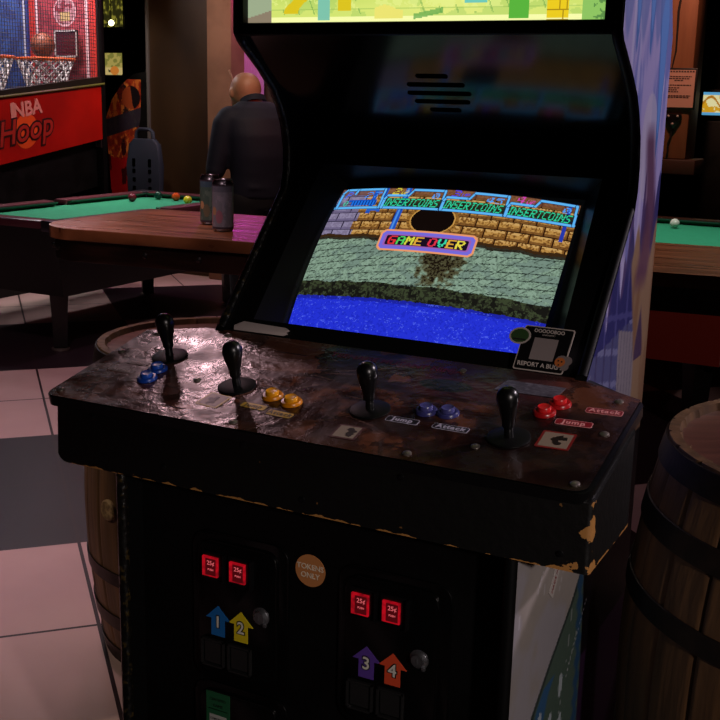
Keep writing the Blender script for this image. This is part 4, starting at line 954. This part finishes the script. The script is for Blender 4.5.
# ------------------------------------------------------------------ things at the far left and on the back wall
def racing():
    t = thing('arcade_machine', (-4.9, 5.75, 0), 'dark arcade machine with red and orange side art right of the basketball game', 'arcade machine')
    ORG[0] = Vector((-4.9, 5.75, 0)); fx_ = lambda x: .8505+(x-.8505)*1.021
    out = [(-5.12, 0), (-5.12, 1.20), (-5.05, 1.34), (-4.95, 1.46), (-4.82, 1.54), (-4.69, 1.565), (-4.66, 1.50), (-4.66, 0)]
    MB().prism(out, lambda x, z, y: (fx_(x), y, z), 5.75, 6.35, bev=.004).build('cabinet', black_paint, t)
    nu, nv = 90, 190
    Z = np.linspace(.45, 1.50, nv+1); L0 = np.interp(Z, [.45, .63, .8, 1.18, 1.34, 1.46, 1.5], [-5.02, -5.06, -5.07, -5.10, -5.03, -4.93, -4.87]); R0 = np.interp(Z, [.45, .7, .95, 1.2, 1.5], [-4.86, -4.86, -4.82, -4.75, -4.74])
    U = np.linspace(0, 1, nu+1); X = L0[:, None]+(R0-L0)[:, None]*U; P = np.stack([fx_(X), np.full_like(X, 5.747), np.repeat(Z[:, None], nu+1, 1)], -1)
    x = (X[:-1, :-1]+X[1:, 1:])/2; z = np.repeat(((Z[1:]+Z[:-1])/2)[:, None], nu, 1); C = np.zeros(x.shape+(3,))
    def put(m, c, k=1.0):
        m = np.clip(m*1., 0, 1)[..., None]*k; C[:] = C*(1-m)+hx(c)*m
    n = fbm(x*14+3, z*7, 12); n9 = fbm(x*40+3, z*22, 15); C[:] = hx('a4381c'); put(n > .5, 'cc7434'); put(n > .6, '2a1a20'); put(n9 > .56, '7c2414', .8); put(n9 < .36, 'e08c3c', .6); put((z < 1.24+.3*(x+4.9)) & (z > 1.1+.3*(x+4.9)), '20283c', .85)
    put(((x+4.84)/.09)**2+((z-1.36)/.09)**2 < 1, '1c1418'); put((((x+4.84)/.09)**2+((z-1.36)/.09)**2 < 1) & (n > .5), '9c4424'); put(z < .88+.2*(n-.5), 'a01418'); put((z < 1.0) & (n > .62), '3c0c10')
    painted('side_art', P, C, mat('race_art', attr=True, rough=.35), t, label='red and orange flame-like artwork', smooth=False)
    q = thing('racing_chair', (-4.58, 5.42, 0), 'grey blue plastic racing seat with slotted back behind the left pool table', 'chair')
    s_ = MB(); s_.prism([(-4.735, .55), (-4.435, .55), (-4.42, .85), (-4.445, 1.02), (-4.49, 1.06), (-4.67, 1.06), (-4.715, 1.02), (-4.74, .85)], lambda x, z, y: (x, y, z), 5.40, 5.46, bev=.012)
    s_.build('seat_back', mat('seat_blue', '282e3c', .45), q)
    h = MB().tube([(-4.665, 5.43, 1.05), (-4.655, 5.43, 1.11), (-4.63, 5.43, 1.13), (-4.53, 5.43, 1.13), (-4.505, 5.43, 1.11), (-4.495, 5.43, 1.05)], .014, 8).build('handle', mat('seat_blue'), q)
    sl = MB()
    for k in range(5):
        z = .88-.065*k
        for x in (-4.665, -4.515): sl.prism(rrect(x-.014, z-.014 if k else z-.03, x+.014, z+.016 if k else z+.03, .006), lambda p, qq, y: (p, y, qq), 5.396, 5.399)
    sl.build('slots', mat('pocket_black'), q, smooth=False)
    MB().box((-4.72, 5.12, .38), (-4.45, 5.46, .46), .02).build('seat_cushion', mat('seat_blue'), q)
    MB().box((-4.66, 5.2, 0), (-4.51, 5.4, .38), .01).build('pedestal', mat('leg_black'), q)
racing()
def flat_lit(name, x0, x1, z0, z1, y, fn, label, cat):
    t = thing(name, ((x0+x1)/2, y, z0), label, cat)
    MB().box((x0-.02, y, z0-.02), (x1+.02, y+.07, z1+.02), .004).build('housing', black_paint, t)
    nu, nv = 60, 50
    X, Zz = np.meshgrid(np.linspace(x0, x1, nu+1), np.linspace(z0, z1, nv+1)); P = np.stack([X, np.full_like(X, y-.002), Zz], -1)
    u, v = np.meshgrid((np.arange(nu)+.5)/nu, (np.arange(nv)+.5)/nv)
    painted('lit_panel', P, fn(u, v), mat('small_display', attr=True, emit=.8, rough=.3), t, smooth=False)
def s1(u, v):
    C = np.zeros(u.shape+(3,)); C[:] = hx('2c2a10'); n = fbm(u*9, v*9, 3); C[n > .5] = hx('4c4818'); C[n > .62] = hx('8c8430'); return C
def s2(u, v):
    C = np.zeros(u.shape+(3,)); C[:] = hx('7c7838'); n = fbm(u*5, v*6, 14); C[n > .5] = hx('a89850'); C[(v < .35) & (n > .45)] = hx('c8b070'); C[(v < .3) & (n < .45)] = hx('203020'); C[((u-.55)/.25)**2+((v-.2)/.2)**2 < 1] = hx('c87830'); return C
def s3(u, v):
    C = np.zeros(u.shape+(3,)); C[:] = hx('e8e0a8'); n = fbm(u*10, v*4, 24); C[n > .55] = hx('d8a020'); C[(v < .12) | (v > .88)] = hx('5ca8d8'); C[(np.abs(v-.5-.3*np.sin(u*14)) < .06)] = hx('b87818'); return C
flat_lit('wall_display', -6.18, -5.96, 1.978, 2.36, 6.9, s1, 'dim olive lit wall display at the top left beside the basketball cage', 'display')
flat_lit('wall_display', -6.18, -5.98, 1.552, 1.748, 6.9, s2, 'smaller bright yellowish wall display left of the brown partition', 'display')
flat_lit('game_marquee', -.80, -.30, 1.335, 1.50, 7.2, s3, 'small lit yellow and blue game marquee at the right edge', 'lit sign')
lt_ = thing('pendant_lamp', (-5.93, 6.7, 3.0), 'small bright bulb glowing in front of the upper wall display', 'lamp')
MB().tube([(-5.93, 6.7, 3.0), (-5.93, 6.7, 2.03)], .004, 6).build('cord', mat('cable_black', '0c0808', .6), lt_)
MB().ball((-5.93, 6.7, 2.0), .026).build('light_bulb', mat('bulb_glow', 'fff0b0', .3, emit=6), lt_)
def marq_body():
    t = thing('game_cabinet', (-.55, 7.4, 0), 'dark game cabinet under the small lit marquee at the right edge', 'arcade machine')
    MB().box((-.86, 7.22, 0), (-.2, 7.7, 1.30), .02).build('cabinet', black_paint, t)
marq_body()
# notice, hook and cable on the right pillar
def notice():
    t = thing('notice', (-.765, 6.195, 1.37), 'framed paper notice hanging on the wooden pillar at the right', 'notice')
    MB().box((-.885, 6.18, 1.375), (-.655, 6.2, 1.64), .003).build('frame', mat('frame_black', '120c0c', .4), t)
    m = MB(); m.mi = 0; m.box((-.872, 6.178, 1.388), (-.668, 6.181, 1.627)); m.mi = 1
    for i in range(11): m.box((-.868+.018*i+.001, 6.1765, 1.612), (-.868+.018*i+.013, 6.178, 1.622))
    rs = random.Random(3)
    for z, a, b_ in ((1.585, -.845, -.69), (1.572, -.835, -.70), (1.560, -.80, -.74), (1.530, -.85, -.69), (1.513, -.84, -.76), (1.500, -.84, -.78), (1.488, -.84, -.77), (1.462, -.85, -.69), (1.452, -.84, -.70)):
        x = a
        while x < b_:
            w_ = rs.uniform(.008, .02); m.box((x, 6.1765, z-.0035), (min(x+w_, b_), 6.178, z+.0035)); x += w_+.004
    m.build('paper', [mat('paper_pink', 'c49484', .6), mat('paper_ink', '3c2422', .6)], t, smooth=False, label='pale sheet with rows of small print')
    ORG[0] = Vector((-.788, 6.19, 1.30)); h = MB(); h.prism([(-.05, .035), (.05, .035), (.055, .015), (.012, -.06), (-.012, -.06), (-.055, .015)], lambda p, q, y: (-.788+p, y, 1.31+q), 6.17, 6.2, bev=.004)
    o = tag(h.build('wall_hook', black_plastic), 'black triangular bracket with three pale caps below the notice', 'bracket')
    d = MB()
    for x, z in ((-.03, .02), (.03, .02), (0, -.03)): d.ball((-.788+x, 6.168, 1.31+z), .009, u=12, v=8)
    d.build('cap', mat('cap_pale', 'a89c98', .4), o)
    ORG[0] = Vector((-.80, 6.18, 1.06)); c = MB().tube([(-.79, 6.185, 1.245), (-.795, 6.185, 1.2), (-.81, 6.185, 1.15), (-.805, 6.185, 1.1), (-.815, 6.185, 1.06)], .006, 6)
    tag(c.build('cable', mat('cable_black', '0c0808', .6)), 'thin black cable hanging down the pillar from the bracket', 'cable')
notice()
ORG[0] = Vector((-.86, 6.1, 0)); c = MB().tube([(-.80, 5.95, .01), (-.885, 6.165, 1.02)], [.014, .007], 10)
tag(c.build('pool_cue', mat('cue_wood', '9a6c40', .35)), 'wooden pool cue leaning against the right pillar', 'pool cue')
def seccam():
    t = thing('wall_camera', (-4.43, 6.17, 1.42), 'small black dome camera on a bracket mounted on the pillar left of the man', 'camera')
    MB().box((-4.485, 6.10, 1.44), (-4.385, 6.18, 1.475), .005).build('bracket', black_plastic, t)
    MB().ball((-4.44, 6.12, 1.41), .036).build('dome', black_gloss, t)
seccam()

# ------------------------------------------------------------------ man standing by the pool table
def remeshed(parts, name, m, parent, vox=.012, smooth=4):
    mb = MB()
    for p in parts: p(mb)
    me = bpy.data.meshes.new(name); bmesh.ops.recalc_face_normals(mb.bm, faces=mb.bm.faces); mb.bm.to_mesh(me); mb.bm.free()
    o = bpy.data.objects.new(name, me); col.objects.link(o)
    r = o.modifiers.new('r', 'REMESH'); r.mode = 'VOXEL'; r.voxel_size = vox
    s_ = o.modifiers.new('s', 'SMOOTH'); s_.factor = .6; s_.iterations = smooth
    dg = bpy.context.evaluated_depsgraph_get(); me2 = bpy.data.meshes.new_from_object(o.evaluated_get(dg)); bpy.data.objects.remove(o); bpy.data.meshes.remove(me)
    me2.materials.clear(); me2.materials.append(m); me2.polygons.foreach_set('use_smooth', [True]*len(me2.polygons)); me2.name = name
    o = bpy.data.objects.new(name, me2); col.objects.link(o); o.parent = parent; return o
def limb(pts, rs, n=18):
    def f(mb):
        P = []; R = []
        for i in range(len(pts)-1):
            a, b_ = Vector(pts[i]), Vector(pts[i+1])
            for k in range(6): t = k/6; P.append(a.lerp(b_, t)); R.append(rs[i]*(1-t)+rs[i+1]*t)
        P.append(Vector(pts[-1])); R.append(rs[-1]); mb.tube(P, R, n)
        for p, r in zip(pts, rs): mb.ball(p, r, u=16, v=10)
    return f
def ell(c, r, rx=0): return lambda mb: mb.ball(c, r, Matrix.Rotation(rx, 4, 'X'))
def sect(rows, n=28):   # stacked ellipses: (z, cy, rx, ry)
    def f(mb):
        rings = []
        for z, cy, rx, ry in rows:
            rings.append([mb.bm.verts.new((rx*math.copysign(abs(math.cos(a))**.85, math.cos(a)), cy+ry*math.sin(a), z)) for a in [2*math.pi*i/n for i in range(n)]])
        for j in range(len(rings)-1):
            for i in range(n): k = (i+1) % n; mb.bm.faces.new((rings[j][i], rings[j][k], rings[j+1][k], rings[j+1][i]))
        mb.bm.faces.new(rings[0][::-1]); mb.bm.faces.new(rings[-1])
    return f
def man():
    t = thing('person', (-2.56, 3.90, 0), 'bald person seen from behind in a dark navy shirt beside the left pool table', 'person', None, math.radians(58)); ORG[0] = Vector((0, 0, 0)); t.scale = (1, 1, .975)
    skin = mat('skin', 'c89476', .5, color2='b88264', scale=12)
    # local frame: faces +Y (away from camera), head bowed forward
    hc = Vector((-.015, .18, 1.455)); arms = {}
    P = [sect([(.92, 0, .15, .10), (1.05, .0, .14, .095), (1.2, .02, .165, .105), (1.32, .05, .18, .105), (1.39, .075, .10, .08)]),
         limb([(0, .08, 1.33), (-.005, .125, 1.42)], [.068, .058]), ell(hc, (.083, .103, .112), -.25), ell(hc+Vector((0, .045, -.062)), (.058, .05, .055)),
         ell(hc+Vector((0, -.02, .02)), (.084, .090, .092)), ell(hc+Vector((0, .12, -.022)), (.012, .016, .020)),
         ell(hc+Vector((0, .104, -.062)), (.024, .008, .006)), ell(hc+Vector((-.028, .086, .006)), (.012, .008, .008)), ell(hc+Vector((.028, .086, .006)), (.012, .008, .008)),
         ell(hc+Vector((-.087, .0, -.008)), (.010, .018, .030), -.2), ell(hc+Vector((.087, .0, -.008)), (.010, .018, .030), -.2)]
    for s in (-1, 1):
        sh = Vector((s*.185, .05, 1.30)); el = Vector((s*.25, .06, 1.02)); wr = Vector((s*.10, .30, 1.0+(.06 if s < 0 else 0)))
        arms[s] = (sh, el, wr)
        P.append(limb([sh, el, wr], [.052, .040, .027]))
        pd = (wr-el).normalized(); side = Vector((0, 0, 1)); palm = wr+pd*.045
        P.append(lambda mb, palm=palm, pd=pd: mb.ball(palm, (.040, .040, .028)))
        for i, ln in enumerate((.062, .072, .068, .052)):
            base = palm+pd*.026+Vector((0, 0, 1))*(.027-.018*i)+pd.cross(side)*.004
            cur = pd.cross(side)*(-s)
            P.append(limb([base, base+pd*ln*.5+cur*.006, base+pd*ln*.72+cur*(.3*ln), base+pd*ln*.6+cur*(.6*ln)], [.0095, .009, .0085, .0075], 10))
        P.append(limb([palm+Vector((0, 0, .022))-pd*.01, palm+Vector((0, 0, .048))+pd*.01, palm+Vector((0, 0, .05))+pd*.035+pd.cross(side)*(-s)*.015], [.012, .0105, .009], 10))
        P.append(limb([(s*.085, 0, .90), (s*.10, .02, .48), (s*.11, -.01, .09)], [.085, .058, .038])); P.append(limb([(s*.11, 0, .05), (s*.125, .12, .035)], [.035, .03]))
    remeshed(P, 'body', skin, t, .007, 5)
    # collared shirt
    S = [sect([(.86, .0, .185, .125), (.98, -.005, .180, .122), (1.10, -.01, .190, .13), (1.22, .0, .205, .135), (1.31, .025, .205, .125), (1.37, .055, .15, .10), (1.405, .08, .088, .078)])]
    for s in (-1, 1):
        sh, el, wr = arms[s]; S.append(limb([sh+Vector((-s*.02, 0, 0)), sh+Vector((s*.01, 0, -.03)), el, wr-(wr-el)*.12], [.078, .072, .057, .043]))
        S.append(ell((s*.12, .04, 1.325), (.10, .075, .052)))
    S += [ell((-.06, -.09, 1.02), (.08, .03, .02), .3), ell((.05, -.10, .98), (.09, .03, .018), -.2), ell((-.03, -.10, .93), (.10, .03, .016), .2)]
    cloth = mat('navy_cloth', '10152a', .75, bump=.3, bscale=14)
    sh_ = remeshed(S, 'shirt', cloth, t, .011, 5)
    c = MB().lathe([(.078, 0), (.072, .035), (.068, .038), (.070, 0)], n=36, caps=False, M=Matrix.Translation((-.003, .092, 1.385)) @ Matrix.Rotation(-.45, 4, 'X'), sy=1.05); c.build('collar', cloth, sh_, world=False)
    Q = [sect([(.80, 0, .165, .115), (.90, 0, .172, .122), (.97, 0, .165, .115)])]
    for s in (-1, 1): Q.append(limb([(s*.09, 0, .85), (s*.105, .02, .48), (s*.115, 0, .07)], [.105, .078, .062]))
    remeshed(Q, 'trousers', mat('dark_trousers', '10121a', .8), t, .011, 4)
    for s in (-1, 1):
        sb = MB(); sb.ball((s*.125, .09, .035), (.048, .135, .045)); sb.box((s*.125-.045, -.05, 0), (s*.125+.045, .21, .018), .008); sb.build('shoe', mat('shoe_black', '0c0b0b', .4), t, world=False)
    return arms
man()
ORG[0] = Vector((-2.37, 4.36, 0))
tag(MB().tube([(-2.37, 4.36, .012), (-3.085, 4.362, 1.548)], [.014, .0065], 10).build('pool_cue', mat('cue_pale', 'c89a84', .35)), 'pale pool cue slanting up behind the head of the bald person', 'pool cue')
